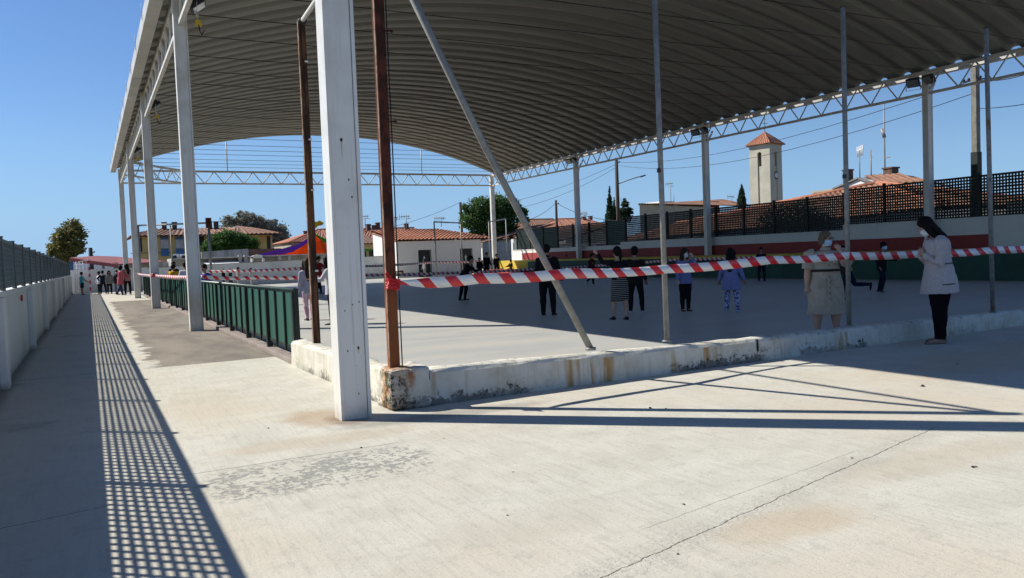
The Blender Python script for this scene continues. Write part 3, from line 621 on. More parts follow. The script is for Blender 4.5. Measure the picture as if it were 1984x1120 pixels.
# ================================================================= far wall, goal, gate, toilets
fw = thing('far_wall', 'low grey-white wall closing the far end of the court', 'wall', (0, 57, 0))
b = MB(); b.b2(-1.0, 3.4, 0, .25, 0, 1.46); b.prism([(3.4, 0, 0), (19.6, 0, 0), (19.6, 0, 1.62), (15, 0, 1.60), (3.4, 0, 1.40)], (0, .25, 0)); b.build('wall_body', M['side_wall'], fw)
b = MB(); b.beam((3.4, .12, 1.425), (15, .12, 1.62), .31, .04); b.beam((15, .12, 1.625), (19.6, .12, 1.64), .31, .036); b.build('coping', M['kerb'], fw)
go = thing('football_goal', 'small goal with red and white post and white net by the far wall', 'goal', (.05, 54.1, 0))
def stripe_post(x, y):
    for i in range(10):
        b = MB(); b.b2(x-.045, x+.045, y-.045, y+.045, i*.2, i*.2+.2); b.build('post_band', M['red'] if i % 2 else M['white'], go)
stripe_post(0, 0); stripe_post(0, 2.5)
b = MB(); b.b2(-.045, .045, -.045, 2.545, 2.0, 2.09); b.build('crossbar', M['white'], go)
b = MB()
for i in range(12):
    y = 2.5*i/11; b.tube([(0, y, 2.03), (-.55, y, 1.95), (-.75, y, 1.2), (-.8, y, .02)], .006, 4)
for (x, z) in ((-.3, 1.99), (-.55, 1.95), (-.62, 1.7), (-.68, 1.45), (-.75, 1.2), (-.77, .9), (-.78, .6), (-.8, .3), (-.8, .02)): b.tube([(x, 0, z), (x, 2.5, z)], .006, 4)
for s_ in (0, 2.5):
    for i in range(8): z = .1+.24*i; b.tube([(0, s_, z), (-.75, s_, z)], .006, 4)
    for i in range(4): b.tube([(-.15-.18*i, s_, 0), (-.15-.18*i, s_, 1.98)], .006, 4)
b.build('net', M['white'], go)

def tile_slab(a, b_, c, d, pitch, amp, course=0, thick=.05):
    """a,b_ eave corners (left,right); c,d ridge corners (left,right)"""
    a, b_, c, d = map(Vector, (a, b_, c, d)); m_ = MB(); wv = (b_-a); n = max(2, int(wv.length/pitch)); ss = 6
    nrm = (b_-a).cross(c-a).normalized(); nrm = nrm if nrm.z > 0 else -nrm
    sl_ = ((c-a).length+(d-b_).length)/2; mrows = max(2, int(sl_/course)) if course else 2
    cols = n*ss; g = []
    for j in range(mrows):
        for e in (0, 1):
            v = (j+e)/mrows; row = []
            l, r_ = a.lerp(c, v), b_.lerp(d, v)
            for i in range(cols+1):
                u = i/cols; base = l.lerp(r_, u)
                fade = 1 if (r_-l).length > .3 else 0
                ph = (l+(r_-l)*u-a).dot(wv.normalized())/pitch*2*math.pi
                row.append(m_.bm.verts.new(base + nrm*(amp*(abs(math.cos(ph/2))**.8)*fade + (amp*.55*(1-e) if course else 0))))
            g.append(row)
    for p_, q_ in zip(g, g[1:]):
        for i in range(cols):
            try:
                fc_ = m_.bm.faces.new((p_[i], p_[i+1], q_[i+1], q_[i])); mid = (p_[i].co+p_[i+1].co)/2
                fc_.material_index = 1 if abs(math.cos((mid-a).dot(wv.normalized())/pitch*math.pi)) < .62 else 0  # valley faces get the painted shade so the ribs read
            except ValueError: pass
    ea = [g[0][0], g[0][-1]]
    lo = [m_.bm.verts.new(v.co-nrm*thick-nrm*amp) for v in (g[0][0], g[0][-1], g[-1][-1], g[-1][0])]
    m_.bm.faces.new(lo)
    low = [m_.bm.verts.new(v.co-Vector((0, 0, thick+v.co.z*0))) for v in g[0]]
    for i in range(cols): m_.bm.faces.new((g[0][i], low[i], low[i+1], g[0][i+1]))
    return m_

wc = thing('toilet_block', 'white toilet block with orange tiled roof and two dark green doors', 'building', (19.6, 55.0, 0))
b = MB(); xs_ = [0, .0]; W_ = 6.75
# front wall with two door openings, side walls with sloping top
dX = [(1.72, 2.62), (5.05, 5.95)]; DH = 1.92
segs = [0, dX[0][0], dX[0][1], dX[1][0], dX[1][1], W_]
for i in range(5):
    if i in (1, 3): b.b2(segs[i], segs[i+1], 0, .2, DH, 2.62)
    else: b.b2(segs[i], segs[i+1], 0, .2, 0, 2.62)
b.prism([(0, .2, 0), (0, 5.2, 0), (0, 5.2, 3.46), (0, .2, 2.66)], (.2, 0, 0)); b.prism([(W_-.2, .2, 0), (W_-.2, 5.2, 0), (W_-.2, 5.2, 3.46), (W_-.2, .2, 2.66)], (.2, 0, 0)); b.b2(.2, W_-.2, 5.0, 5.2, 0, 3.4)
b.build('wall', M['white_wall'], wc)
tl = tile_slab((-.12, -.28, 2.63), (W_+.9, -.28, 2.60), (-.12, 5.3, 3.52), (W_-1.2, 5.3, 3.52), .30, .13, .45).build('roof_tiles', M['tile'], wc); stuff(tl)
b = MB(); b.tube([(-.12, 5.3, 3.6), (W_-1.2, 5.3, 3.6)], .10, 8); b.tube([(W_-1.2, 5.3, 3.6), (W_+.9, -.28, 2.68)], .09, 8); b.build('ridge_tiles', M['tile_brown'], wc)
for x0, x1 in dX:
    b = MB(); b.b2(x0, x1, .08, .12, .02, DH); dr = b.build('door', M['green_dark'], wc)
    xc = (x0+x1)/2-.02; b = MB(); b.ball((xc, .07, 1.47), (.045, .012, .05), n=8); b.prism([(xc-.05, .066, 1.2), (xc+.05, .066, 1.2), (xc+.07, .066, 1.4), (xc-.07, .066, 1.4)], (0, .012, 0)); b.b2(xc-.04, xc-.008, .066, .078, 1.0, 1.2); b.b2(xc+.008, xc+.04, .066, .078, 1.0, 1.2); b.build('toilet_symbol', M['white'], dr)
    b = MB(); b.b2(x0-.05, x0-.002, -.01, .21, 0, DH+.05); b.b2(x1+.002, x1+.05, -.01, .21, 0, DH+.05); b.b2(x0, x1, -.01, .21, DH+.002, DH+.05); b.build('door_frame', M['green_dark'], dr)
gt = thing('metal_gate', 'tall grey-blue sheet metal gate beside the toilet block', 'gate', (27.7, 57.5, 0))
for i, x in enumerate((0, 1.28)):
    b = MB(); b.b2(x, x+1.2, 0, .02, .08, 2.45)
    for j in range(7): b.b2(x+.08+j*.16, x+.11+j*.16, -.012, 0, .1, 2.43)
    b.build('gate_leaf', M['gate'], gt)
    b = MB()
    for z in (.08, .85, 1.6, 2.42): b.b2(x, x+1.2, -.035, -.013, z, z+.04)
    b.b2(x-.04, x, -.04, .03, 0, 2.5); b.b2(x+1.2, x+1.24, -.04, .03, 0, 2.5); b.build('gate_frame', M['concrete_pole'], gt)
b = MB(); b.b2(30.35, 30.85, 57.3, 57.7, 0, 2.62); tag(b.build('gate_pillar', M['white_wall']), 'white square pillar at the right side of the grey gate', 'pillar')
b = MB(); b.b2(26.6, 27.6, 57.6, 57.85, 0, 2.0); tag(b.build('wall_stub', M['white_wall']), 'short white wall between the toilet block and the gate', 'wall')
# blocks in front of the far right column
for i, (px, lb) in enumerate(((953, 'cream painted concrete block at the foot of the far right column, left one'), (975, 'cream painted concrete block near the far gate, right one'))):
    g_ = G(px, 534); b = MB(); b.b2(-.42, .42, -.15, .15, 0, .30)
    for j in range(2): b.b2(-.36+j*.4, -.06+j*.4, -.16, -.15, .05, .24)
    tag(b.build('painted_block', M['cream_block'], None, (g_.x, 51.5, 0), .02), lb, 'block')

# thin ball-stop frames
def frame(pl, label, r=.04, mat='galv'):
    t = thing('ball_stop_frame', label, 'frame', (0, 0, 0), 0, 'thin pipe frames round the court')
    for k, (a, c) in enumerate(pl):
        b = MB(); b.tube([a, c], r, 8); b.build('post' if abs(a[2]-c[2]) > .6 else 'crossbar', M[mat], t)
X1_, X2_ = at(847, 540, 47.5).x, at(897, 540, 49.5).x; zt = at(843, 430, 47.5).z; zt2 = at(895, 432, 49.5).z
frame([((X1_, 47.5, 0), (X1_-.05, 47.5, zt)), ((X2_, 49.5, 0), (X2_, 49.5, zt2)), ((X1_-.05, 47.5, zt), (X2_, 49.5, zt2))], 'thin pipe frame in front of the two green toilet doors', .045)
a = at(947, 430, 52.5); c = at(980, 424, 54.5)
frame([((a.x, 52.5, 0), a), ((c.x, 54.5, 0), c), (a, c)], 'thin pipe frame beside the far right canopy column', .045)
a = at(267, 437, 53); c = at(404, 432, 47); c0 = at(407, 525, 47)
frame([((a.x, 53, 0), a), ((c.x, 47, 0), c)], 'tall thin posts with a long crossbar in front of the yellow flats', .07)
t = thing('crossbar', 'long thin crossbar at the height of the yellow flats roof', 'crossbar'); b = MB(); b.tube([a, c], .05, 8); b.build('bar', M['galv'], t)
b = MB(); b.box(c, (.28, .28, .55)); b.build('end_box', M['rust'], t)
c = at(330, 437, 50); b = MB(); b.tube([(c.x, 50, 0), c], .04, 8); tag(b.build('thin_pole', M['galv']), 'thin dark pole between the blue window shutters of the yellow flats', 'pole')

# ================================================================= grandstand and right fence
gs = thing('grandstand', 'long stepped grandstand painted green, yellow and red along the right side', 'grandstand', (24.7, 10, 0))
def g2(b, x0, x1, y0, y1, z0, z1): return b.b2(x0-24.7, x1-24.7, y0-10, y1-10, z0, z1)
YE = 44.8
b = MB(); g2(b, 24.7, 26.98, 5, YE, 0, .90); b.build('green_step', M['green_paint'], gs)
b = MB(); g2(b, 24.68, 26.98, 5, YE, .90, .985); b.build('yellow_edge', M['yellow_paint'], gs)
b = MB(); g2(b, 24.7, 26.0, YE, YE+4.2, .42, .985); b.build('yellow_block', M['yellow_paint'], gs)
b = MB(); g2(b, 24.1, 26.0, YE, YE+5.2, 0, .418); b.build('red_seat', M['red_paint'], gs)
b = MB(); g2(b, 26.96, 27.0, 16.6, 49.7, .986, 1.455); b.build('red_band', M['red_paint'], gs)
bw = thing('back_wall', 'white wall behind the grandstand carrying the dark lattice fence', 'wall', (27, 0, 0))
for i, (ya, yb, zt_) in enumerate(((3, 22.55, 2.02), (22.55, 37.9, 1.82), (37.9, 51.2, 1.66))):
    b = MB(); b.b2(.001, .25, ya+.001, yb-.001, 0, zt_); b.build('wall_section', M['white_wall'], bw)
    b = MB(); b.b2(-.03, .28, ya, yb, zt_+.001, zt_+.04); b.build('coping', M['white_wall'], bw)
rf = thing('lattice_fence', 'dark green square lattice fence on the wall behind the grandstand', 'fence', (27.12, 0, 0))
def lat(yw, h, nz, ny):
    b = MB()
    for i in range(nz+1): z = h*i/nz; b.b2(-.006, .006, 0, yw, z-.029, z+.029)
    for i in range(ny+1): y = yw*i/ny; b.b2(-.0045, .0075, y-.029, y+.029, 0, h)
    q = b.mesh('lattice_panel'); q.materials.append(M['lat_dark']); return q
PW = 1.87; la = lat(PW-.08, 1.36, 13, 17)
pq = MB(); pq.b2(-.05, .05, -.045, .045, 0, 1.50); pq = pq.mesh('post'); pq.materials.append(M['lat_dark'])
rq = MB(); rq.b2(-.03, .03, .05, PW-.05, .93, .98); rq.b2(-.03, -.008, .05, PW-.05, 1.36, 1.40); rq = rq.mesh('rail'); rq.materials.append(M['lat_dark'])
ypost = []
y = 22.58
for k in range(-9, 16): ypost.append(22.58+k*PW)
for k, y in enumerate(ypost):
    z = 2.08 if y < 22.5 else (1.87 if y < 37.5 else 1.70)
    link('post', pq, None, rf, (0, y, z-.02))
    if k < len(ypost)-1: link('lattice_panel', la, None, rf, (0, y+.04, z)); link('rail', rq, None, rf, (0, y, z))
gsm = MB(); gsm.b2(-.003, .003, .03, PW-.03, .02, 1.34); gsm = gsm.mesh('green_sheet'); gsm.materials.append(M['lat_green'])
for y in (22.58+8*PW, 22.58+14*PW, 22.58+13*PW, 22.58+12*PW): link('green_sheet', gsm, None, rf, (.03, y, 1.70))

# ================================================================= trees
def leaf_tree(name, label, base, blobs, nleaf, size, mat, trunk_r, trunk_h, limbs=6, tmat='wood', cat='tree', seed=1, group=None, flat=.6):
    rg = random.Random(seed); base = Vector(base)
    t = thing(name, label, cat, base, 0, group)
    cen = [Vector(b_[0])-base for b_ in blobs]
    b = MB(); top = Vector((0, 0, trunk_h)); b.tube([(0, 0, -.2), (rg.uniform(-.1, .1)*trunk_r*3, 0, trunk_h*.5), top], [trunk_r*1.3, trunk_r, trunk_r*.75], 8)
    for i in range(limbs):
        c = cen[i % len(cen)]; mid = top.lerp(c, .5)+Vector((rg.uniform(-.3, .3), rg.uniform(-.3, .3), .1)); b.tube([top*.8, mid, c+Vector((rg.uniform(-.5, .5), rg.uniform(-.5, .5), .3))], [trunk_r*.5, trunk_r*.3, trunk_r*.1], 6)
    b.build('trunk', M[tmat], t)
    tot = sum(b_[1]**2 for b_ in blobs); vs_, fs_ = [], []
    for (c, r, sq), cc in zip(blobs, cen):
        n = int(nleaf*1.75*r*r/tot); sub = [(Vector((rg.gauss(0, 1), rg.gauss(0, 1), rg.gauss(0, 1))).normalized()*rg.uniform(.45, 1)) for _ in range(max(8, int(n/26)))]
        for i in range(n):
            s_ = sub[i % len(sub)]; p_ = s_ + Vector((rg.gauss(0, .19), rg.gauss(0, .19), rg.gauss(0, .16)))
            p_ = Vector((p_.x*r, p_.y*r, p_.z*r*sq))+cc
            a = Vector((rg.gauss(0, 1), rg.gauss(0, 1), rg.gauss(0, flat))).normalized(); q = a.cross(Vector((rg.gauss(0, 1), rg.gauss(0, 1), rg.gauss(0, 1)))).normalized()
            s1 = size*.74*rg.uniform(.6, 1.3); k0 = len(vs_)
            vs_ += [p_-a*s1, p_+q*s1*.45, p_+a*s1, p_-q*s1*.45]; fs_.append((k0, k0+1, k0+2, k0+3))
    me = bpy.data.meshes.new('crown'); me.from_pydata(vs_, [], fs_); link('crown', me, M[mat], t)
    return t
def blob(px, py, Y, rpx, sq=.85, dy=0):
    c = at(px, py, Y+dy); return (c, rpx*Y*1.12/F, sq)
# tree far left
Yt = 78
leaf_tree('leafy_tree', 'yellow-green tree with gaps in its crown beyond the end of the left wall', (at(130, 500, Yt).x, Yt, 0),
    [blob(140, 440, Yt, 13), blob(152, 455, Yt, 12), blob(118, 459, Yt, 14), blob(135, 475, Yt, 19), blob(108, 481, Yt, 12), blob(152, 482, Yt, 12), blob(125, 496, Yt, 13), blob(104, 493, Yt, 8)], 4200, .19, 'leaf_autumn', .22, 3.5, 8, seed=3)
Yt = 130
leaf_tree('leafy_tree', 'grey-green silvery tree behind the yellow flats', (at(500, 480, Yt).x, Yt, 0),
    [blob(445, 432, Yt, 14), blob(468, 425, Yt, 15), blob(492, 432, Yt, 18), blob(515, 440, Yt, 16), blob(535, 445, Yt, 17), blob(540, 462, Yt, 18), blob(520, 465, Yt, 18), blob(548, 478, Yt, 13), blob(495, 450, Yt, 18), blob(466, 416, Yt, 7), blob(440, 424, Yt, 6), blob(487, 420, Yt, 7), blob(530, 430, Yt, 7)], 6500, .30, 'leaf_olive', .4, 6, 9, seed=4)
Yt = 92
leaf_tree('pine_tree', 'rounded bright green pine in front of the yellow flats', (at(450, 480, Yt).x, Yt, 0),
    [blob(418, 473, Yt, 17), blob(440, 463, Yt, 17), blob(462, 468, Yt, 19), blob(484, 474, Yt, 16), blob(405, 482, Yt, 11), blob(455, 482, Yt, 17), blob(492, 483, Yt, 9)], 9000, .16, 'leaf_pine', .3, 3.5, 7, seed=5)
Yt = 74
leaf_tree('leafy_tree', 'large dark green leafy tree behind the gate and far right column', (at(955, 470, Yt).x, Yt, 0),
    [blob(960, 395, Yt, 24), blob(930, 402, Yt, 24), blob(990, 402, Yt, 22), blob(912, 425, Yt, 22), blob(945, 425, Yt, 28), blob(980, 425, Yt, 28), blob(1008, 415, Yt, 16), blob(1018, 428, Yt, 10), blob(925, 448, Yt, 16), blob(960, 450, Yt, 20), blob(990, 448, Yt, 16), blob(903, 405, Yt, 10)], 11000, .20, 'leaf_green', .33, 3.2, 10, seed=6)
def cypress(px, pyt, pyb, Y, wpx, label, seed):
    n = 15; wpx *= 1.15; bl = []
    for i in range(n):
        f = i/(n-1); py = pyb+(pyt-pyb)*f; wv = wpx*(1-f**1.6*.9)*(.75+.25*math.sin(min(1, f*3+.4)*1.57)); c = at(px, py, Y); bl.append((c, wv*Y*1.35/F, 1.9))
    leaf_tree('cypress_tree', label, (at(px, pyb, Y).x, Y, 0), bl, 6500, .15, 'leaf_dark', .14, 4, 0, seed=seed, group='cypresses', flat=2.5)
cypress(1181, 362, 450, 70, 6.5, 'taller slim cypress left of the wooden lamp pole', 7)
cypress(1190, 384, 450, 71, 4.5, 'shorter slim cypress touching the wooden lamp pole', 8)
cypress(1437, 358, 402, 70, 6.5, 'single dark cypress left of the bell tower', 9)
Yt = 70
leaf_tree('conifer_tree', 'shaggy dark conifer right of the wooden lamp pole', (at(1210, 440, Yt).x, Yt, 0),
    [blob(1210, 388, Yt, 5), blob(1212, 397, Yt, 8), blob(1206, 408, Yt, 9), blob(1218, 410, Yt, 9), blob(1205, 420, Yt, 10), blob(1216, 423, Yt, 10)], 2600, .16, 'leaf_dark', .15, 3, 4, seed=10)
bush_c = atx(1545, 420, 31)
leaf_tree('bush', 'dark leafy bush behind the lattice fence', (bush_c.x, bush_c.y, 0), [(bush_c, 1.1, .8), (bush_c+Vector((.2, 1.5, -.2)), .9, .8), (bush_c+Vector((0, -1.2, -.3)), .8, .8)], 2400, .10, 'leaf_dark', .09, 1.6, 3, seed=12, cat='bush')

# ================================================================= houses
def ZZ(px, py, Y): return at(px, py, Y).z
def XX(px, py, Y): return at(px, py, Y).x
def chimney(x, y, z0, z1, parent, s=.5, cap=True):
    b = MB(); b.b2(x-s/2, x+s/2, y-s/2, y+s/2, z0, z1)
    if cap: b.b2(x-s*.6, x+s*.6, y-s*.6, y+s*.6, z1, z1+.10)
    b.build('chimney', M['chimney'], parent)
def antenna(px, pyt, pyb, Y, label, yagi=True):
    a = at(px, pyb, Y); z1 = ZZ(px, pyt, Y); t = thing('tv_antenna', label, 'antenna', a, 0, 'television antennas on the roofs'); h = z1-a.z
    b = MB(); b.tube([(0, 0, -.3), (0, 0, h)], .035*Y/70, 5); b.build('mast', M['galv'], t)
    if yagi:
        s = Y/70; b = MB(); b.tube([(-.7*s, 0, h*.93), (.35*s, 0, h*.97)], .03*s, 4)
        for i in range(5): x = (-.65+.22*i)*s; b.tube([(x, 0, h*.94-.3*s*(1-i*.1)), (x, 0, h*.94+.3*s*(1-i*.1))], .02*s, 4)
        b.tube([(0, 0, h*.8), (.45*s, 0, h*.8)], .02*s, 4); b.build('yagi', M['galv'], t)
    return t
# yellow flats (Y = 105)
Y = 105; hs = thing('apartment_building', 'yellow apartment building with old tiled hip roof and blue window panels', 'building', (XX(250, 470, Y), Y, 0))
ox, oy = hs.location.x, hs.location.y
def hb2(b, px0, px1, py0, py1, y0, y1): return b.b2(XX(px0, 470, Y)-ox, XX(px1, 470, Y)-ox, y0, y1, ZZ((px0+px1)/2, py1, Y), ZZ((px0+px1)/2, py0, Y))
zb_ = 0
xa, xb_, xc, xd, xe = [XX(p, 460, Y)-ox for p in (252, 268, 385, 405, 527)]
ze = ZZ(320, 457, Y); zr = ZZ(320, 440, Y)
b = MB(); b.b2(xb_, xc, 0, 12, 0, ze); b.b2(xc, XX(478, 460, Y)-ox, 2.2, 12, 0, ze); b.b2(XX(478, 460, Y)-ox, xe, 0, 12, 0, ze); b.build('wall', M['yellow_wall'], hs)
x1r, x2r = XX(300, 440, Y)-ox, XX(500, 440, Y)-ox
for nmx, q in (('front', tile_slab((xa, -.9, ze-.05), (xe+.8, -.9, ze-.05), (x1r, 6, zr), (x2r, 6, zr), .55, .16)), ('left', tile_slab((xa, 13, ze-.05), (xa, -.9, ze-.05), (x1r, 6.01, zr), (x1r, 6, zr), .55, .16)), ('right', tile_slab((xe+.8, -.9, ze-.05), (xe+.8, 13, ze-.05), (x2r, 6, zr), (x2r, 6.01, zr), .55, .16))):
    stuff(q.build('roof_tiles', M['tile_old'], hs))
b = MB(); q = tile_slab((XX(448, 457, Y)-ox, -1.6, ze-.1), (xe+.9, -1.6, ze-.1), (XX(470, 440, Y)-ox, 4.5, zr+.25), (XX(472, 440, Y)-ox, 4.5, zr+.25), .55, .16); stuff(q.build('roof_tiles', M['tile_old'], hs)); b.bm.free()
for px in (311, 340):
    b = MB(); hb2(b, px, px+15, 459, 464, -.12, -.02); b.build('blue_lintel', M['blue'], hs)
    b = MB(); hb2(b, px, px+15, 464.3, 481, -.10, -.02)
    for i in range(8): z = ZZ(px, 481-i*2, Y); b.b2(XX(px, 470, Y)-ox, XX(px+15, 470, Y)-ox, -.13, -.10, z, z+.05)
    b.build('roller_shutter', M['shutter'], hs)
    b = MB(); hb2(b, px, px+15, 482, 496, -.12, -.02); b.build('blue_panel', M['blue'], hs)
b = MB(); hb2(b, 268, 275, 461, 488, -.02, .5); b.build('balcony_opening', M['dark'], hs)
b = MB(); hb2(b, 517, 524, 457, 486, -.02, .3); b.build('window', M['dark'], hs)
b = MB(); hb2(b, 388, 400, 457, 478, 2.1, 2.3); b.build('window', M['dark'], hs)
b = MB(); hb2(b, 252, 385, 488.5, 490, -.10, -.01); b.build('cornice', M['kerb'], hs)
for px in (325, 346, 417, 430): chimney(XX(px, 440, Y)-ox, 5, zr-.6, zr+.75, hs, .55)
# low structures just beyond the far wall
Y = 62
t = thing('red_canopy', 'low canopy with faded red roof and blue post beyond the far left wall', 'canopy', (XX(135, 505, Y), Y, 0)); ox = t.location.x
z1 = ZZ(138, 502, Y); z2 = ZZ(225, 512, Y)
b = MB(); b.prism([(0, 0, z1), (XX(225, 510, Y)-ox, -1.5, z2-.1), (XX(340, 510, Y)-ox, 8, ZZ(335, 508, Y+8)), (XX(240, 500, Y)-ox, 12, ZZ(230, 499.5, Y+12)), (XX(190, 500, Y)-ox, 8, z1+.2)], (0, 0, .1)); b.build('roof_sheet', M['red_canopy'], t)
b = MB(); b.beam((0, -.05, z1-.05), (XX(225, 510, Y)-ox, -1.55, z2-.12), .1, .22); b.build('fascia', M['red_canopy'], t)
b = MB(); b.b2(-.02, .2, .1, .3, 0, z1-.02); b.build('post', M['blue'], t)
for px in (197, 219, 223): b = MB(); x = XX(px, 510, Y)-ox; b.b2(x, x+.16, -.9, -.74, 0, z2+.1); b.build('post', M['concrete_pole'], t)
b = MB(); b.b2(XX(243, 515, 66), XX(345, 515, 66), 68, 68.3, 0, ZZ(300, 508, 68)); tag(b.build('low_building', M['grey_wall']), 'low grey building under the red roof beyond the far wall', 'building')
# street furniture: grey wall with streaks + white kiosk parts
Y = 80
t = thing('garden_wall', 'streaked grey concrete wall below the green pine', 'wall', (XX(390, 490, Y), Y, 0)); ox = t.location.x
b = MB(); b.prism([(0, 0, 0), (XX(481, 490, Y)-ox, 0, 0), (XX(481, 482, Y)-ox, 0, ZZ(481, 482, Y)), (0, 0, ZZ(390, 488, Y))], (0, .3, 0)); b.build('wall_body', M['grey_wall'], t)
b = MB(); x = XX(481, 482, Y)-ox; b.b2(x+.01, x+3.1, .05, .3, 0, ZZ(481, 483, Y)); b.build('side_wall', M['tile_brown'], t)
Y = 64
t = thing('flat_roof_building', 'long low white and grey flat-roofed building just beyond the far wall', 'building', (XX(335, 500, Y), Y, 0)); ox = t.location.x
b = MB(); b.b2(0, XX(640, 500, Y)-ox, 1.5, 5, 0, ZZ(500, 495, Y)); b.build('rear_block', M['grey_wall'], t)
for i, (p0, p1, y0) in enumerate(((395, 412, 503.5), (415, 462, 502), (467, 474, 501), (477, 483, 501))):
    b = MB(); xa_, xb2 = XX(p0, 503, Y)-ox, XX(p1, 503, Y)-ox; za_, zb2 = ZZ((p0+p1)/2, 513, Y), ZZ((p0+p1)/2, y0, Y+4); b.prism([(xa_, -1.2, za_-.08), (xa_, -1.2, za_), (xa_, 2.2, zb2+.02), (xa_, 2.2, zb2-.06)], (xb2-xa_, 0, 0)); b.build('white_roof_panel', M['white_plain'], t)
for p0 in (463.5, 474.8, 541, 560): b = MB(); x = XX(p0, 503, Y)-ox; b.b2(x, x+.22, .3, .6, 0, ZZ(p0, 494, Y)); b.build('concrete_post', M['grey_wall'], t)
b = MB(); b.b2(0, XX(640, 500, Y)-ox, .25, 1.49, ZZ(500, 497.5, Y), ZZ(500, 496, Y)); b.build('slab', M['grey_wall'], t)
t = thing('white_gateway', 'small white arched gateway left of the coloured awning', 'gateway', (XX(487, 503, 61), 61, 0)); x = XX(513, 503, 61)-XX(487, 503, 61)
b = MB(); b.b2(0, .14, 0, .3, 0, ZZ(500, 497, 61)); b.b2(x-.14, x, 0, .3, 0, ZZ(500, 497, 61)); z = ZZ(500, 500, 61)
b.prism([(0, 0, z), (x, 0, z), (x, 0, z+.08), (x*.8, 0, z+.2), (x*.5, 0, z+.26), (x*.2, 0, z+.2), (0, 0, z+.08)], (0, .3, 0)); b.build('arch', M['white_plain'], t)
for px, lb in ((341, 'left'), (358, 'right')):
    c = at(px, 499, 66); t = thing('air_conditioner', 'white air conditioning unit on the low roof in front of the yellow flats, %s one' % lb, 'air conditioner', c, 0, 'rooftop air conditioners')
    b = MB(); b.b2(-.27, .27, 0, .3, -.24, .26); b.build('casing', M['white_plain'], t, bevel=.02); b = MB(); b.tube([(-.08, -.012, .02), (-.08, .0, .02)], .15, 14); b.build('fan_grille', M['dark'], t)
    b = MB(); b.b2(-.28, .28, .1, .25, -c.z, -.26); b.build('plinth', M['grey_wall'], t)
# coloured awning
def saddle(p, mats, name, label, nn=18):
    """p: four corners a,b,c,d ; peak pulled between"""
    t = thing(name, label, 'awning', p[0]); a, b_, c, d = [Vector(q)-Vector(p[0]) for q in p]
    for k, (u0, u1, mt) in enumerate(mats):
        m_ = MB(); g = []
        for i in range(nn+1):
            u = u0+(u1-u0)*i/nn; row = []
            for j in range(nn+1):
                v = j/nn; q = a.lerp(b_, u).lerp(d.lerp(c, u), v); q.z -= .55*math.sin(math.pi*u)*(.5) ; q.z -= .5*math.sin(math.pi*v)*.6; row.append(m_.bm.verts.new(q))
            g.append(row)
        for i in range(nn):
            for j in range(nn): f = m_.bm.faces.new((g[i][j], g[i+1][j], g[i+1][j+1], g[i][j+1])); f.smooth = True
        o = m_.build('fabric_panel', M[mt], t); o.modifiers.new('thickness', 'SOLIDIFY').thickness = .01
    return t
def sail(poly, Y, mt, parent, org, dy=0):
    b = MB(); v = [at(px, py, Y+d)-org for px, py, d in poly]
    f = b.bm.faces.new([b.bm.verts.new(q) for q in v]); bmesh.ops.triangulate(b.bm, faces=[f])
    o = b.build('fabric_panel', M[mt], parent); o.modifiers.new('thickness', 'SOLIDIFY').thickness = .012; return o
Y = 70; org = at(609, 453, Y); aw = thing('sail_awning', 'large tent awning in purple, orange, magenta and green stripes behind the far wall', 'awning', (org.x, Y, 0)); og = Vector((org.x, Y, 0))
sail([(609, 452, 0), (595, 463, 0), (577, 473, 0), (550, 481, 0), (524, 487, 0), (504, 492.5, 0), (488, 496, 0), (520, 494.5, .2), (550, 492, .2), (567, 488, .2), (584, 478.5, .2), (597, 469, .2), (609, 455, 0)], Y, 'purple', aw, og)
sail([(609, 455, 0), (597, 469, .2), (584, 478.5, .2), (567, 488, .2), (550, 492, .2), (560, 494, .3), (575, 495, .3), (640, 490, -.3), (655, 489, -.3), (640, 478, 0), (625, 467, 0)], Y, 'orange', aw, og)
sail([(488, 496, 0), (520, 494.5, .2), (550, 492, .2), (560, 494, .3), (575, 495, .3), (550, 498, .3), (525, 498, .2)], Y, 'magenta', aw, og)
sail([(609, 452, 0), (609, 455, 0), (625, 467, 0), (640, 478, 0), (655, 484, 0), (690, 488, 0), (720, 486, 0), (722, 484, 0), (690, 480, .4), (650, 470, .4), (628, 462, .4)], Y, 'lime', aw, og)
for px, d in ((494, 0), (609, 0), (722, 0)):
    q = at(px, 496 if px != 609 else 420, Y)-og; b = MB(); b.tube([(q.x, .5, 0), (q.x, .5, q.z)], .08, 8); b.build('mast', M['wood'], aw)
c = at(606, 445, Y); t = thing('flag', 'drooping mustard yellow flag above the coloured awning', 'flag', c)
b = MB(); v = [at(px, py, Y)-c for px, py in ((606, 428), (614, 430), (619, 427), (628, 432), (625, 436), (616, 438), (611, 443), (607, 445))]
f = b.bm.faces.new([b.bm.verts.new(q) for q in v]); bmesh.ops.triangulate(b.bm, faces=[f]); o = b.build('cloth', M['flag'], t); o.modifiers.new('thickness', 'SOLIDIFY').thickness = .01

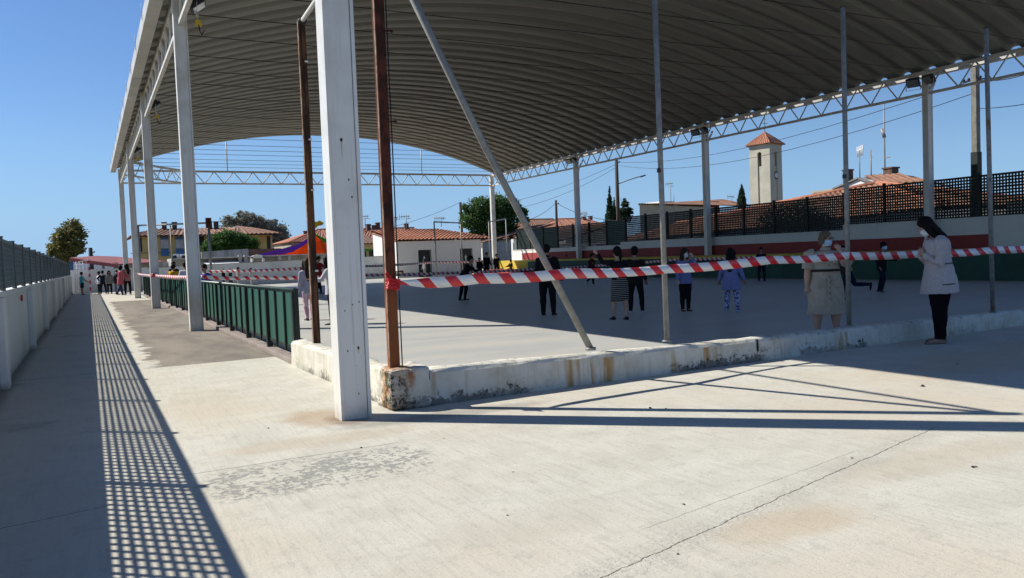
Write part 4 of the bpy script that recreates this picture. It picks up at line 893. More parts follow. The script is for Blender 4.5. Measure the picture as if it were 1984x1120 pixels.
def house(name, label, px0, px1, py_e, py_r, Y, depth, wall, roof, hip=0.2, chims=(), win=0, pitch=.45, z0=0, slope=0):
    """py_e eave line, py_r ridge line"""
    X0, X1 = XX(px0, py_e, Y), XX(px1, py_e, Y); ze = ZZ((px0+px1)/2, py_e, Y); Yr = Y+depth/2
    zr = CZ + (ZZ((px0+px1)/2, py_r, Yr)-CZ); t = thing(name, label, 'house', (X0, Y, 0)); W_ = X1-X0
    b = MB(); b.b2(.3, W_-.3, .3, depth-.3, z0, ze); 
    if hip == 0:
        for x in (.3, W_-.5): b.prism([(x, .3, ze), (x, depth-.3, ze), (x, depth/2, zr-.1)], (.2, 0, 0))
    b.build('wall', M[wall], t); h = W_*hip
    stuff(tile_slab((0, 0, ze-.02), (W_, 0, ze-.02+slope), (h, depth/2, zr), (W_-h, depth/2, zr+slope), pitch, pitch*.22).build('roof_tiles', M[roof], t))
    stuff(tile_slab((W_, depth, ze), (0, depth, ze), (W_-h, depth/2, zr), (h, depth/2, zr), pitch, pitch*.22).build('roof_tiles', M[roof], t))
    if hip:
        stuff(tile_slab((0, depth, ze), (0, 0, ze), (h, depth/2+.01, zr), (h, depth/2, zr), pitch, pitch*.22).build('roof_tiles', M[roof], t))
        stuff(tile_slab((W_, 0, ze), (W_, depth, ze), (W_-h, depth/2, zr), (W_-h, depth/2+.01, zr), pitch, pitch*.22).build('roof_tiles', M[roof], t))
    b = MB(); b.tube([(h, depth/2, zr+.08), (W_-h, depth/2, zr+.08)], .14, 6); b.build('ridge', M[roof], t)
    for px, pyt in chims: x = XX(px, pyt, Yr)-X0; chimney(x, depth/2-.6, zr-.9, ZZ(px, pyt, Yr), t, .55)
    for i in range(win):
        x = W_*(i+.5)/win; b = MB(); b.b2(x-.5, x+.5, .20, .299, ze-2.0, ze-.7); wn = b.build('window', M['dark'], t); b = MB(); b.b2(x-.6, x+.6, .16, .198, ze-2.1, ze-2.0); b.build('sill', M['white_plain'], wn)
    return t
house('house', 'house with pale tiled hip roof half hidden behind the coloured awning', 560, 735, 467, 445, 112, 12, 'cream_wall', 'tile', .42, ((590, 449),), 3)
house('house', 'orange roofed house with three dark chimneys left of the toilet block', 655, 905, 470, 443, 104, 14, 'yellow_wall', 'tile', .28, ((722, 438), (729, 433), (711, 436), (784, 435)), 4)
house('house', 'ochre house with brown roof directly behind the wall left of the toilets', 690, 735, 472, 452, 90, 9, 'yellow_wall', 'tile_brown', .2, (), 2)
for px, pt in ((708, 418), (765, 421), (788, 418)): antenna(px, pt, 446, 108, 'thin television antenna above the orange roofs, at the %s' % {708: 'left beside the chimneys', 765: 'middle beside the rusty post', 788: 'right end'}[px])
antenna(855, 422, 432, 60, 'small aerial on top of the ball-stop frame', True)
house('house', 'low orange house behind the gate pillar and large tree', 935, 1010, 463, 452, 90, 8, 'cream_wall', 'tile', 0.0, (), 0)
house('house', 'wide orange roofed house seen over the green end of the lattice fence', 1015, 1150, 447, 425, 125, 14, 'cream_wall', 'tile_orange', .3, ((1085, 427), (1060, 432)), 3)
house('house', 'orange roofed house with a chimney left of the cypresses', 1095, 1210, 446, 424, 110, 14, 'grey_wall', 'tile', .25, ((1140, 420), (1127, 421)), 2)
antenna(1133, 412, 428, 116, 'small antenna beside a chimney left of the cypresses')
# beige flat building
Y = 95; t = thing('flat_building', 'long beige building with thin orange roof edge right of the cypresses', 'building', (XX(1239, 400, Y), Y, 0)); X0 = t.location.x
b = MB(); b.prism([(0, 0, 0), (XX(1390, 400, Y)-X0, 0, 0), (XX(1390, 400, Y)-X0, 0, ZZ(1390, 402, Y)), (0, 0, ZZ(1239, 396, Y))], (10*X0/Y, 10, 0)); b.build('wall', M['cream_wall'], t)
stuff(tile_slab((-.3, -.4, ZZ(1239, 395, Y)), (XX(1460, 400, Y)-X0, -.4, ZZ(1460, 402, Y)+.2), (4.9, 7, ZZ(1239, 395, Y)+.35), (XX(1460, 400, Y)-X0, 7, ZZ(1460, 397, Y)+1.4), .5, .08).build('roof_tiles', M['tile_orange'], t))
b = MB(); b.b2(XX(1278, 395, Y+4)-X0, XX(1306, 395, Y+4)-X0, 4, 8, 0, ZZ(1290, 390, Y+4)); b.build('roof_room', M['white_wall'], t)
b = MB(); b.b2(XX(1400, 395, Y)-X0, XX(1428, 395, Y)-X0, 4, 12, 0, ZZ(1415, 390, Y+4)); b.build('parapet', M['red_canopy'], t)
b = MB(); b.b2(XX(1360, 395, Y)-X0, XX(1400, 395, Y)-X0, 4.1, 12, 0, ZZ(1380, 392, Y+4)); b.build('parapet', M['grey_wall'], t)
antenna(1300, 354, 392, 99, 'tall white antenna on the beige flat building'); antenna(1306, 375, 392, 98, 'short mast beside the tall antenna on the beige building', False); antenna(1418, 380, 392, 99, 'small antenna left of the single cypress')
# bell tower
Y = 82
cx0, cx1 = XX(1447, 340, Y), XX(1490, 340, Y); tw_w = 4.3
c = at(1483, 300, Y); t = thing('bell_tower', 'tall beige bell tower with red pyramid roof, arched openings and a clock', 'tower', (c.x, Y, 0), R(14))
ztop = ZZ(1480, 285, Y); z0 = 0; s = 1.56
def face(b, ax, open_):  # ax rotation index
    rot = Matrix.Rotation(R(90*ax), 4, 'Z')
    w2 = s; a0, a1 = open_
    def bx_(x0, x1, y0, y1, za, zb): 
        q = bmesh.ops.create_cube(b.bm, size=1, matrix=rot @ Matrix.Translation(((x0+x1)/2, (y0+y1)/2, (za+zb)/2)) @ Matrix.Diagonal((x1-x0, y1-y0, zb-za, 1)))
    g = .001*ax
    bx_(-w2+.25, -.30, -w2, -w2+.25, 0, ztop); bx_(.30, w2-.25, -w2, -w2+.25, 0, ztop)
    bx_(-.30, .30, -w2+.12, -w2+.25, 0, ztop-2.7); bx_(-.30, .30, -w2, -w2+.25, ztop-.75, ztop)
    # arch shoulders
    n = 6
    for i in range(n):
        a = math.pi*i/n/1.0; x0 = -.30+.60*i/n; x1 = x0+.60/n; xm = (x0+x1)/2; h = math.sqrt(max(0, .30**2-xm**2)); bx_(x0, x1, -w2, -w2+.25, ztop-1.06+h, ztop-.75)
b = MB()
for ax in range(4): face(b, ax, (0, 0))
for sx in (-1, 1):
    for s2 in (-1, 1): b.b2(sx*s, sx*(s-.25), s2*s, s2*(s-.25), 0, ztop+.0)
b.b2(-s+.3, s-.3, -s+.3, s-.3, 0, ztop-2.8); b.b2(-s-.05, s+.05, -s-.05, s+.05, ztop, ztop+.25)
b.build('shaft', M['tower_wall'], t)
zr = ZZ(1477, 257, Y+1); e = s+.38; zq = ztop+.25
for k in range(4):
    rot = Matrix.Rotation(R(90*k), 3, 'Z')
    stuff(tile_slab(rot @ Vector((-e, -e, zq)), rot @ Vector((e, -e, zq)), rot @ Vector((-.01, -.01, zr)), rot @ Vector((.01, -.01, zr)), .34, .09).build('roof_tiles', M['tile'], t))
b = MB(); b.tube([(0, 0, zr), (0, 0, zr+1.9)], .04, 5); b.tube([(-.7, 0, zr+1.1), (.7, 0, zr+1.1)], .035, 5); b.tube([(0, 0, zr+1.6), (.3, 0, zr+1.65)], .03, 4); b.build('cross', M['dark'], t)
b = MB(); b.tube([(0, 0, ztop-1.3), (0, 0, ztop-1.9)], [.18, .34], 12); b.tube([(-.6, -.6, ztop-1.25), (.6, .6, ztop-1.25)], .05, 6); b.build('bell', M['galv'], t)
b = MB(); rot = Matrix.Rotation(R(0), 3, 'Z'); b.tube([(0, -s-.06, ztop-4.0), (0, -s+.02, ztop-4.0)], .36, 20); ck = b.build('clock', M['white_plain'], t)
b = MB(); b.b2(-.44, .44, -s-.03, -s+.0, ztop-4.5, ztop-3.5); b.build('clock_frame', M['dark'], t)
b = MB(); b.b2(-.02, .02, -s-.075, -s-.062, ztop-4.02, ztop-3.7); b.b2(-.02, .22, -s-.075, -s-.062, ztop-4.02, ztop-3.98); b.build('hand', M['black'], ck)
# far background row to fill the town
def terrace(px0, px1, pyr, pye, Y, label, roof='tile_orange', wall='white_wall'): return house('house', label, px0, px1, pye, pyr, Y, 12, wall, roof, .12, ((px0*.6+px1*.4, pyr-3),), 3)
# house with gable and large orange roof at right (behind fence)
Xh = 44
def sx_(px, py, X): return atx(px, py, X)
t = thing('house', 'white gabled house with broad orange roof, chimney and antennas above the lattice fence', 'house', (Xh, 0, 0))
A = sx_(1660, 345, 48); B = sx_(1620, 358, 46); 
def V(px, py, X): q = atx(px, py, X); return q-Vector((Xh, 0, 0))
r1, r2 = V(1672, 342, 50), V(1735, 335, 50); e1, e2 = V(1700, 357, 44), V(1800, 353, 44)
stuff(tile_slab(e2, e1, V(1740, 337, 50), r1, .5, .11).build('roof_tiles', M['tile_orange'], t))
rr_ = V(1850, 362, 50); stuff(tile_slab(V(1870, 372, 50), e2, V(1745, 337, 50.1), V(1740, 337, 50), .5, .11).build('roof_tiles', M['tile_orange'], t))
b = MB(); g0, g1, g2_ = V(1615, 366, 45), V(1664, 345, 45), V(1705, 360, 45)
b.prism([(g0.x, g0.y, 0), (g2_.x, g2_.y, 0), g2_-Vector((0, 0, .1)), g1-Vector((0, 0, .1)), g0-Vector((0, 0, .1))], (2.5, 0, 0)); b.build('gable_wall', M['white_wall'], t)
b = MB(); b.beam(g0, g1, .3, .1); b.beam(g1, g2_, .3, .1); b.build('verge', M['concrete_pole'], t)
q0, q1 = V(1576, 370, 47), V(1615, 366, 47); b = MB(); b.b2(q0.x, q0.x+3, q1.y, q0.y, 0, (q0.z+q1.z)/2-.15); b.b2(q0.x-.1, q0.x+3.1, q1.y, q0.y+.1, (q0.z+q1.z)/2-.15, (q0.z+q1.z)/2); b.build('side_block', M['cream_wall'], t)
b = MB(); w0, w1 = V(1626, 362, 44.8), V(1640, 372, 44.8); b.b2(w0.x, w0.x+.15, w1.y, w0.y, w1.z-1, w0.z-.1); b.build('window', M['dark'], t)
q = V(1726, 335, 50); chimney(q.x, q.y, q.z-1, V(1726, 327, 50).z, t, .7); q = V(1643, 345, 49); chimney(q.x, q.y, q.z-1, V(1643, 331, 49).z, t, .5)
for i, (px, py0, py1, yg) in enumerate(((1666, 345, 290, 1), (1688, 340, 290, 0), (1715, 338, 195, 0), (1600, 0, 0, 0))):
    if i == 3: continue
    a = atx(px, py0, 50); z1 = atx(px, py1, 50).z; tt = thing('tv_antenna', ('bright yagi antenna on the gabled house', 'thin plain mast on the gabled house', 'very tall thin radio mast on the orange roof')[i], 'antenna', a, R(55), 'television antennas on the roofs')
    b = MB(); b.tube([(0, 0, -.5), (0, 0, z1-a.z)], .045 if i != 2 else .05, 5); b.build('mast', M['galv'], tt)
    if i == 0:
        h = z1-a.z; b = MB(); b.tube([(-.9, 0, h*.97), (.6, 0, h*1.0)], .04, 5)
        for k in range(6): b.tube([(-.8+k*.26, 0, h*.98-.45), (-.8+k*.26, 0, h*.98+.3)], .028, 4)
        b.build('yagi', M['white_plain'], tt)
    if i == 2: b = MB(); b.tube([(-1.0, 0, 1.1), (.1, 0, 1.2)], .035, 4); b.tube([(0, 0, 2.6), (.2, .1, 3.2)], .12, 6); b.build('cross_arm', M['galv'], tt)
    if i == 1: b = MB(); b.tube([(-.3, 0, (z1-a.z)*.7), (.3, 0, (z1-a.z)*.7)], .03, 4); b.build('cross_arm', M['galv'], tt)
# nearer long orange roof running just behind the fence
t = thing('house', 'long white house with weathered orange tile roof just behind the lattice fence', 'house', (32, 0, 0))
ra, rb, ex0, ex1, ey0, ey1, ez, rz_ = 27.9, 44.0, -.6, 9.2, 21.4, 47.0, 2.66, 4.25
stuff(tile_slab((ex0, ey0, ez), (ex0, ey1, 1.7), (4, ra, rz_), (4, rb, 3.0), .33, .09, .8).build('roof_tiles', M['tile_orange'], t))
stuff(tile_slab((ex1, ey0, ez), (ex0, ey0, ez), (4.01, ra, rz_), (4, ra, rz_), .33, .09, .8).build('roof_tiles', M['tile_orange'], t))
stuff(tile_slab((ex1, ey1, 1.7), (ex1, ey0, ez), (4, rb, 3.0), (4, ra, rz_), .33, .09, .8).build('roof_tiles', M['tile_orange'], t))
b = MB(); b.prism([(-.1, ey0+.4, 0), (-.1, ey1-.4, 0), (-.1, ey1-.4, 1.66), (-.1, ey0+.4, ez-.04)], (8.9, 0, 0)); b.build('wall', M['white_wall'], t)
b = MB(); b.tube([(4, rb, 3.08), (4, ra, rz_+.08)], .12, 6); b.tube([(4, ra, rz_+.08), (ex0, ey0, ez+.1)], .12, 6); b.tube([(4, ra, rz_+.08), (ex1, ey0, ez+.1)], .12, 6); b.build('ridge', M['tile'], t)
for k in range(6): yy = ey0+2.5+k*4.6; b = MB(); b.b2(-.18, -.101, yy, yy+1.1, .6, 1.55); wn = b.build('window', M['dark'], t); b = MB(); b.b2(-.25, -.18, yy-.1, yy+1.2, .52, .6); b.build('sill', M['white_plain'], wn)
t = thing('house', 'brown old tiled shed roof between the orange roof and the far long roof', 'house', (34.5, 66, 0))
stuff(tile_slab((-2, -12, 2.2), (-2, 0, 2.1), (5, -10, 3.6), (5, -1, 3.4), .33, .09, .8).build('roof_tiles', M['tile_brown'], t)); b = MB(); b.b2(-1.6, 5, -11.5, -.5, 0, 2.1); b.build('wall', M['white_wall'], t)
t = thing('house', 'long old brown tiled roof beyond the far half of the lattice fence', 'house', (36, 82, 0))
stuff(tile_slab((-2, -12, 2.6), (-2, 26, 2.6), (6, -12, 4.3), (6, 26, 4.3), .4, .1, .9).build('roof_tiles', M['tile_brown'], t)); b = MB(); b.b2(-1.6, 6, -12, 26, 0, 2.5); b.build('wall', M['white_wall'], t)
# right edge house seen through the lattice
t = thing('house', 'white house wall seen through the lattice at the right edge', 'house', (34, 16, 0)); b = MB(); b.b2(0, 8, -14, 4.2, 0, 2.75); b.build('wall', M['white_wall'], t); b = MB(); b.b2(-.06, -.001, 1.5, 2.8, .8, 2.0); b.build('window', M['dark'], t)
stuff(tile_slab((-.5, -14.5, 2.75), (-.5, 4.6, 2.75), (4, -14.5, 3.2), (4, 4.6, 3.2), .4, .1, .9).build('roof_tiles', M['tile_orange'], t))

# ================================================================= poles and wires
def pole(px, pt, Y, r, mat, label, arm=False, name='utility_pole'):
    a = at(px, pt, Y); t = thing(name, label, 'pole', (a.x, Y, 0)); b = MB(); b.tube([(0, 0, 0), (0, 0, a.z)], [r*1.2, r*.85], 8); b.build('shaft', M[mat], t)
    b = MB(); b.tube([(0, -.1, a.z-.5), (.3, -.1, a.z-.45)], .04, 5); b.ball((.3, -.1, a.z-.4), .08, n=6); b.build('insulator', M['dark'], t)
    if arm:
        b = MB(); b.tube([(0, 0, a.z-2.6), (1.6, -.2, a.z-2.1), (2.5, -.3, a.z-1.85)], .05, 6); b.build('lamp_arm', M['galv'], t)
        b = MB(); b.ball((2.9, -.35, a.z-1.8), (.45, .14, .08), Matrix.Rotation(-.25, 3, 'Y')); b.build('lamp_head', M['dark'], t)
    return a
k1 = pole(892, 392, 80, .17, 'wood', 'dark wooden pole left of the large leafy tree')
k2 = pole(1077, 388, 85, .17, 'wood', 'wooden pole standing over the middle of the lattice fence')
k3 = pole(1194, 306, 66, .19, 'wood', 'tall wooden pole with a street lamp arm beside the cypresses', True, 'lamp_pole')
k4 = pole(175, 480, 85, .2, 'wood', 'short dark pole behind the red canopy at the far left')
X4 = 30; a = atx(1889, 128, X4); t = thing('concrete_pole', 'tall concrete pole with dark green lower half behind the right end of the fence', 'pole', (X4, a.y, 0))
zm = atx(1890, 295, X4).z; b = MB(); b.b2(-.12, .12, -.10, .10, zm, a.z); b.build('shaft', M['concrete_pole'], t); b = MB(); b.b2(-.14, .14, -.13, .13, 0, zm); b.build('green_lower_shaft', M['lat_dark'], t)
b = MB(); b.tube([(0, -.5, a.z-.55), (0, .5, a.z-.5)], .03, 5)
for y_ in (-.45, -.2, .25, .45): b.ball((0, y_, a.z-.45), .06, n=6)
b.build('insulator', M['dark'], t)
k5 = Vector((X4, a.y, a.z-.5))
def wire(a, b_, sag, label, r=.014):
    a, b_ = Vector(a), Vector(b_); pts = [a.lerp(b_, i/14)-Vector((0, 0, sag*4*(i/14)*(1-i/14))) for i in range(15)]
    m_ = MB(); m_.tube(pts, r, 4); tag(m_.build('overhead_wire', M['black']), label, 'wire', 'overhead wires')
wire(k1, at(640, 455, 85), .8, 'wire running left from the dark pole above the orange roofs', .018)
wire(k1-Vector((0, 0, .8)), k3-Vector((0, 0, .6)), .8, 'upper wire from the dark pole to the lamp pole', .016)
wire(k1-Vector((0, 0, 1.2)), k3-Vector((0, 0, .9)), 1.3, 'lower wire from the dark pole to the lamp pole', .016)
wire(k2-Vector((0, 0, .3)), k3-Vector((0, 0, 6.2)), .5, 'wire between the middle wooden pole and the cypresses', .03)
wire(k2-Vector((0, 0, .3)), at(1000, 428, 78), .6, 'wire dropping left from the middle wooden pole', .026)
wire(k2-Vector((0, 0, 2.2)), at(990, 455, 78), .4, 'lower wire dropping left from the middle wooden pole', .026)
wire(k3-Vector((0, 0, .4)), k5, 1.0, 'long wire passing in front of the bell tower, upper one', .014)
wire(k3-Vector((0, 0, .7)), k5-Vector((0, 0, .5)), 1.3, 'long wire passing in front of the bell tower, lower one', .014)
wire(k5, atx(2100, 90, 20), .3, 'wire from the concrete pole to the upper right', .012)
wire(k5-Vector((0, 0, 1.1)), atx(2100, 178, 24), .1, 'level wire crossing the right edge below the floodlights', .012)
wire(k4-Vector((0, 0, .5)), at(240, 504, 110), .8, 'faint wire at the far left beside the short pole', .02)

# ================================================================= people
rem = []   # (object, voxel)
def person(label, px=None, py=None, pos=None, H=1.4, face=0, child=True, lean=0, sidel=0, neck=0, headyaw=0, armR=(8, 8, 15, 0), armL=(8, 8, 15, 0), legR=(0, 0, 3), legL=(0, 0, 3),
           top=(.1, .1, .1), sleeve=1.0, toplen=.50, topflare=1.0, bottom='pants', bcol=(.02, .02, .025), shoe=(.02, .02, .02), sole=(.6, .6, .6), hair='hair_dark', hairstyle='short',
           skin='skin_tan', mask=None, vox=.014, wd=1.0, z=0, group=None, topmat=None, botmat=None, bare=0, blen=1.0, collar=False, fing=True, extras=None, glasses=False):
    P0 = Vector(pos) if pos is not None else G(px, py); P0.z = z
    v = Vector((P0.x, P0.y, 0)).normalized(); rt = Vector((v.y, -v.x, 0))
    fd = -v*math.cos(R(face)) + rt*math.sin(R(face)); rz = math.atan2(-fd.x, fd.y)
    root = thing('person', label, 'person', P0, rz, group)
    hh = H*(.150 if child else .134); X_ = Vector((1, 0, 0))
    def dirv(a, b_, s): return Vector((s*math.sin(R(b_)), math.cos(R(b_))*math.sin(R(a)), -math.cos(R(b_))*math.cos(R(a))))
    pel = Vector((0, 0, .52*H)); T, S_ = R(lean), R(sidel)
    sp = Vector((math.sin(S_), math.sin(T), math.cos(T)*math.cos(S_))).normalized(); fwd = X_.cross(sp)*-1; fwd = sp.cross(X_) if sp.cross(X_).y > 0 else -sp.cross(X_)
    feet = []
    legs = []
    for s, (a, k, ab) in ((1, legR), (-1, legL)):
        hip = pel + Vector((s*.052*H*wd, 0, -.01*H)); kn = hip+dirv(a, ab, s)*.235*H; an = kn+dirv(a-k, ab*.3, s)*.235*H
        fp = R(min(0, (a-k))*.9) if k > 25 else 0; fdv = Vector((s*.12, math.cos(fp), math.sin(fp))).normalized(); legs.append((hip, kn, an, fdv, s))
    low = min(l[2].z for l in legs)-.042*H; sh_ = Vector((0, 0, -low))
    pel += sh_; legs = [(h+sh_, k+sh_, a+sh_, f, s) for h, k, a, f, s in legs]
    neckb = pel+sp*.295*H; nd = Vector((0, math.sin(T+R(neck)), math.cos(T+R(neck)))).normalized()
    hrot = Matrix.Rotation(R(headyaw), 3, 'Z') @ Matrix.Rotation(-(T*.4+R(neck)), 3, 'X'); chin = neckb+nd*.045*H+Vector((0, .012*H, 0)); 
    def hp(x, y, z_): return chin + hrot @ Vector((x*hh, y*hh, z_*hh))
    hx = hrot @ X_; hy = hrot @ Vector((0, 1, 0))
    lim = lambda b_, pts, rs, n=10: b_.tube(pts, rs, n)
    body = MB()
    k_ = H*wd
    def torso(b_, off, z0=-.03, z1=1.0, flare=1.0, upto=1.0):
        prof_ = [(-.16, .105, .078), (-.08, .103, .078), (0, .100, .072), (.08, .088, .064), (.15, .084, .062), (.21, .092, .068), (.26, .094, .062), (.285, .070, .050), (.30, .036, .036)]
        rg = []
        for t_, rx, ry in ([(-.13, .104, .078)] if z0 == -.13 else [])+prof_:
            if t_ < z0-1e-6 or t_ > upto: continue
            fl = 1+(flare-1)*max(0, (.12-t_)/.28)
            c = pel + sp*t_*H if t_ >= 0 else pel+Vector((0, 0, t_*H))
            rg.append((c, X_*(rx*k_*fl+off), fwd*(ry*k_*fl+off)))
        b_.rings(rg, 16)
    torso(body, 0, -.0)
    body.tube([pel+sp*.27*H, neckb+nd*.02*H, chin+hrot @ Vector((0, -.1*hh, .25*hh))], [.04*H, .030*H, .030*H], 10)
    hr = [(0, .20, .20, .18), (.1, .36, .38, .12), (.25, .52, .66, .05), (.42, .62, .80, .0), (.6, .66, .86, -.02), (.78, .60, .78, -.04), (.92, .42, .55, -.05), (1.0, .15, .2, -.05)]
    body.rings([(hp(0, yo, z_), hx*hh*.5*w_, hy*hh*.5*d_) for z_, w_, d_, yo in hr], 14)
    body.ball(hp(0, .43, .40), (.05*hh, .07*hh, .08*hh)); 
    for s in (-1, 1): body.ball(hp(s*.33, -.03, .45), (.035*hh, .06*hh, .10*hh))
    hands = []; sleeves = []
    for s, (a, ab, el, inw) in ((1, armR), (-1, armL)):
        shd = pel+sp*.268*H+X_*s*.102*k_; elb = shd+dirv(a, ab, s)*.165*H; wr = elb+dirv(a+el, ab-inw, s)*.140*H; hdv = dirv(a+el+8, ab-inw, s)
        body.tube([pel+sp*.262*H+X_*s*.06*H, shd, shd.lerp(elb, .5), elb, elb.lerp(wr, .35), wr], [.03*H, .033*H, .028*k_, .022*k_, .023*k_, .015*H], 10)
        side = hdv.cross(Vector((0, 1, .3))).normalized() if abs(hdv.y) < .9 else X_
        pn = hdv.cross(side).normalized()
        hc = wr+hdv*.03*H; body.rings([(wr, side*.013*H, pn*.012*H), (hc, side*.023*H, pn*.011*H), (wr+hdv*.055*H, side*.024*H, pn*.010*H)], 10)
        if fing:
            fr = max(.0065*H/1.6, vox*.62)
            for i in range(4):
                q = wr+hdv*.050*H+side*(i-1.5)*.0135*H; l_ = (.036, .043, .040, .031)[i]*H; body.tube([q, q+hdv*l_*.5+pn*.004*H, q+hdv*l_*.95+pn*.014*H], [fr, fr*.95, fr*.8], 6)
            q = wr+hdv*.018*H+side*(-s)*.016*H; body.tube([q, q+hdv*.02*H-side*s*.016*H, q+hdv*.042*H-side*s*.018*H], [fr*1.15, fr, fr*.85], 6)
        else: body.tube([hc, wr+hdv*.09*H], [.02*H, .014*H], 8)
        sleeves.append((shd, elb, wr, s)); hands.append((wr, hdv))
    for hip, kn, an, fdv, s in legs:
        body.tube([hip+Vector((0, 0, .03*H)), hip, hip.lerp(kn, .5), kn, kn.lerp(an, .3), kn.lerp(an, .75), an], [.055*k_, .056*k_, .047*k_, .034*k_, .035*k_, .022*k_, .019*H], 12)
        body.rings([(an-fdv*.02*H-Vector((0, 0, .02*H)), X_*.02*H, Vector((0, 0, .02*H))), (an+fdv*.03*H-Vector((0, 0, .022*H)), X_*.024*H, Vector((0, 0, .018*H))), (an+fdv*.085*H-Vector((0, 0, .03*H)), X_*.02*H, Vector((0, 0, .01*H)))], 10)
    o = body.build('body', M[skin], root); rem.append((o, vox))
    # shirt
    tm_ = topmat or cloth(top); b = MB(); off = .010*H+vox*.3
    lo_ = {.50: -.08, .44: -.16, .46: -.13, .55: 0}.get(toplen, -.08)
    torso(b, off, lo_, flare=topflare, upto=.29)
    for shd, elb, wr, s in sleeves:
        if sleeve >= .9: b.tube([shd-X_*s*.03*H, shd, elb, elb.lerp(wr, .97)], [.040*k_, .043*k_, .034*k_, .027*k_], 12)
        elif sleeve > 0: b.tube([shd-X_*s*.03*H, shd, shd.lerp(elb, sleeve*1.6)], [.040*k_, .043*k_, .044*k_], 12)
    if collar: b.tube([neckb-sp*.02*H, neckb+nd*.03*H], [.052*H, .045*H], 12)
    o = b.build('top', tm_, root); rem.append((o, vox))
    bmt = botmat or cloth(bcol)
    b = MB()
    if bottom in ('pants', 'shorts'):
        b.rings([(pel+sp*.05*H, X_*(.092*k_+off*.6), fwd*(.066*k_+off*.6)), (pel, X_*(.102*k_+off*.6), fwd*(.074*k_+off*.6)), (pel-Vector((0, 0, .05*H)), X_*(.100*k_+off*.5), fwd*(.070*k_+off*.5))], 14)
        for hip, kn, an, fdv, s in legs:
            if bottom == 'pants': b.tube([hip+Vector((0, 0, .03*H)), hip, hip.lerp(kn, .5), kn, kn.lerp(an, .35), kn.lerp(an, .80), an-Vector((0, 0, .005*H))], [.056*k_, .062*k_, .054*k_, .043*k_, .041*k_, .032*k_, .031*k_], 12)
            else: b.tube([hip+Vector((0, 0, .03*H)), hip, hip.lerp(kn, .5), hip.lerp(kn, .9)], [.056*k_, .066*k_, .062*k_, .060*k_], 12)
        rem.append((b.build('trousers' if bottom == 'pants' else 'shorts', bmt, root), vox))
    else:
        L_ = .215*H*blen; kneeY = (legs[0][1]+legs[1][1])/2; drop = Vector((kneeY.x-pel.x, kneeY.y-pel.y, 0))
        rg = [(pel+sp*.06*H, X_*(.090*k_+off*.8), fwd*(.066*k_+off*.8)), (pel, X_*(.106*k_+off*.8), fwd*(.08*k_+off*.8)), (pel-Vector((0, 0, L_*.4))+drop*.3, X_*(.112*k_+off), fwd*(.088*k_+off)), (pel-Vector((0, 0, L_))+drop*.8, X_*(.118*k_+off), fwd*(.095*k_+off))]
        b.rings(rg, 20); rem.append((b.build('skirt', bmt, root), vox))
    # shoes
    for hip, kn, an, fdv, s in legs:
        up = Vector((0, 0, 1)); up = (up-fdv*up.dot(fdv)).normalized(); sd = fdv.cross(up).normalized(); b = MB(); base = an-up*.026*H
        b.rings([(base-fdv*.038*H, sd*.014*H, up*.016*H), (base-fdv*.028*H, sd*.023*H, up*.022*H), (base, sd*.025*H, up*.024*H), (base+fdv*.04*H-up*.003*H, sd*.028*H, up*.019*H), (base+fdv*.08*H-up*.007*H, sd*.028*H, up*.013*H), (base+fdv*.108*H-up*.009*H, sd*.016*H, up*.008*H)], 12)
        b.tube([base, an+up*.008*H], [.026*H, .024*H], 10)
        so_ = b.build('shoe', cloth(shoe), root); rem.append((so_, vox*.8))
        b = MB(); b.rings([(base-fdv*.04*H-up*.018*H, sd*.015*H, up*.006*H), (base-up*.019*H, sd*.027*H, up*.007*H), (base+fdv*.06*H-up*.018*H, sd*.031*H, up*.006*H), (base+fdv*.112*H-up*.016*H, sd*.018*H, up*.005*H)], 12); b.build('sole', cloth(sole), so_)
    # hair
    b = MB()
    b.ball(hp(0, -.07, .63), (.40*hh, .46*hh, .44*hh), hrot, 16); b.ball(hp(0, -.18, .42), (.36*hh, .30*hh, .34*hh), hrot, 12)
    bk = -hy
    if hairstyle == 'bob':
        for s in (-1, 1): b.tube([hp(s*.25, 0, .8), hp(s*.40, -.03, .5), hp(s*.38, .02, .12)], [.16*hh, .15*hh, .10*hh], 10)
        b.ball(hp(0, -.28, .35), (.40*hh, .26*hh, .42*hh), hrot, 12)
    elif hairstyle == 'long':
        e_ = .02*H
        b.rings([(hp(0, -.15, .6), hx*.40*hh, hy*.36*hh), (hp(0, -.25, .2), hx*.42*hh, hy*.28*hh), (neckb+bk*.05*H-sp*.02*H, hx*.44*hh, hy*.25*hh), (neckb+bk*.065*H-sp*.10*H, hx*.38*hh, hy*.20*hh), (neckb+bk*.07*H-sp*.175*H, hx*.22*hh, hy*.12*hh)], 14)
        for s in (-1, 1): b.tube([hp(s*.28, .1, .80), hp(s*.37, .10, .40), hp(s*.36, .08, .0), hp(s*.34, -.05, -.35)], [.15*hh, .17*hh, .15*hh, .08*hh], 8)
    elif hairstyle == 'pony':
        b.tube([hp(0, -.42, .62), hp(0, -.68, .5), hp(0, -.75, .05), hp(0, -.62, -.45)], [.13*hh, .19*hh, .18*hh, .06*hh], 10)
    elif hairstyle == 'cap': b.rings([(hp(0, .0, .72), hx*.42*hh, hy*.47*hh), (hp(0, -.02, .9), hx*.38*hh, hy*.42*hh), (hp(0, -.02, 1.03), hx*.15*hh, hy*.2*hh)], 12); b.rings([(hp(0, .35, .72), hx*.3*hh, hrot @ Vector((0, 0, .03*hh))), (hp(0, .78, .68), hx*.22*hh, hrot @ Vector((0, 0, .02*hh)))], 10)
    ho = b.build('hair', M[hair], root); rem.append((ho, vox*.8))
    # face
    b = MB()
    for s in (-1, 1): b.ball(hp(s*.14, .375, .52), (.045*hh, .025*hh, .025*hh), hrot, 6)
    b.build('eyes', M['black'], root)
    b = MB()
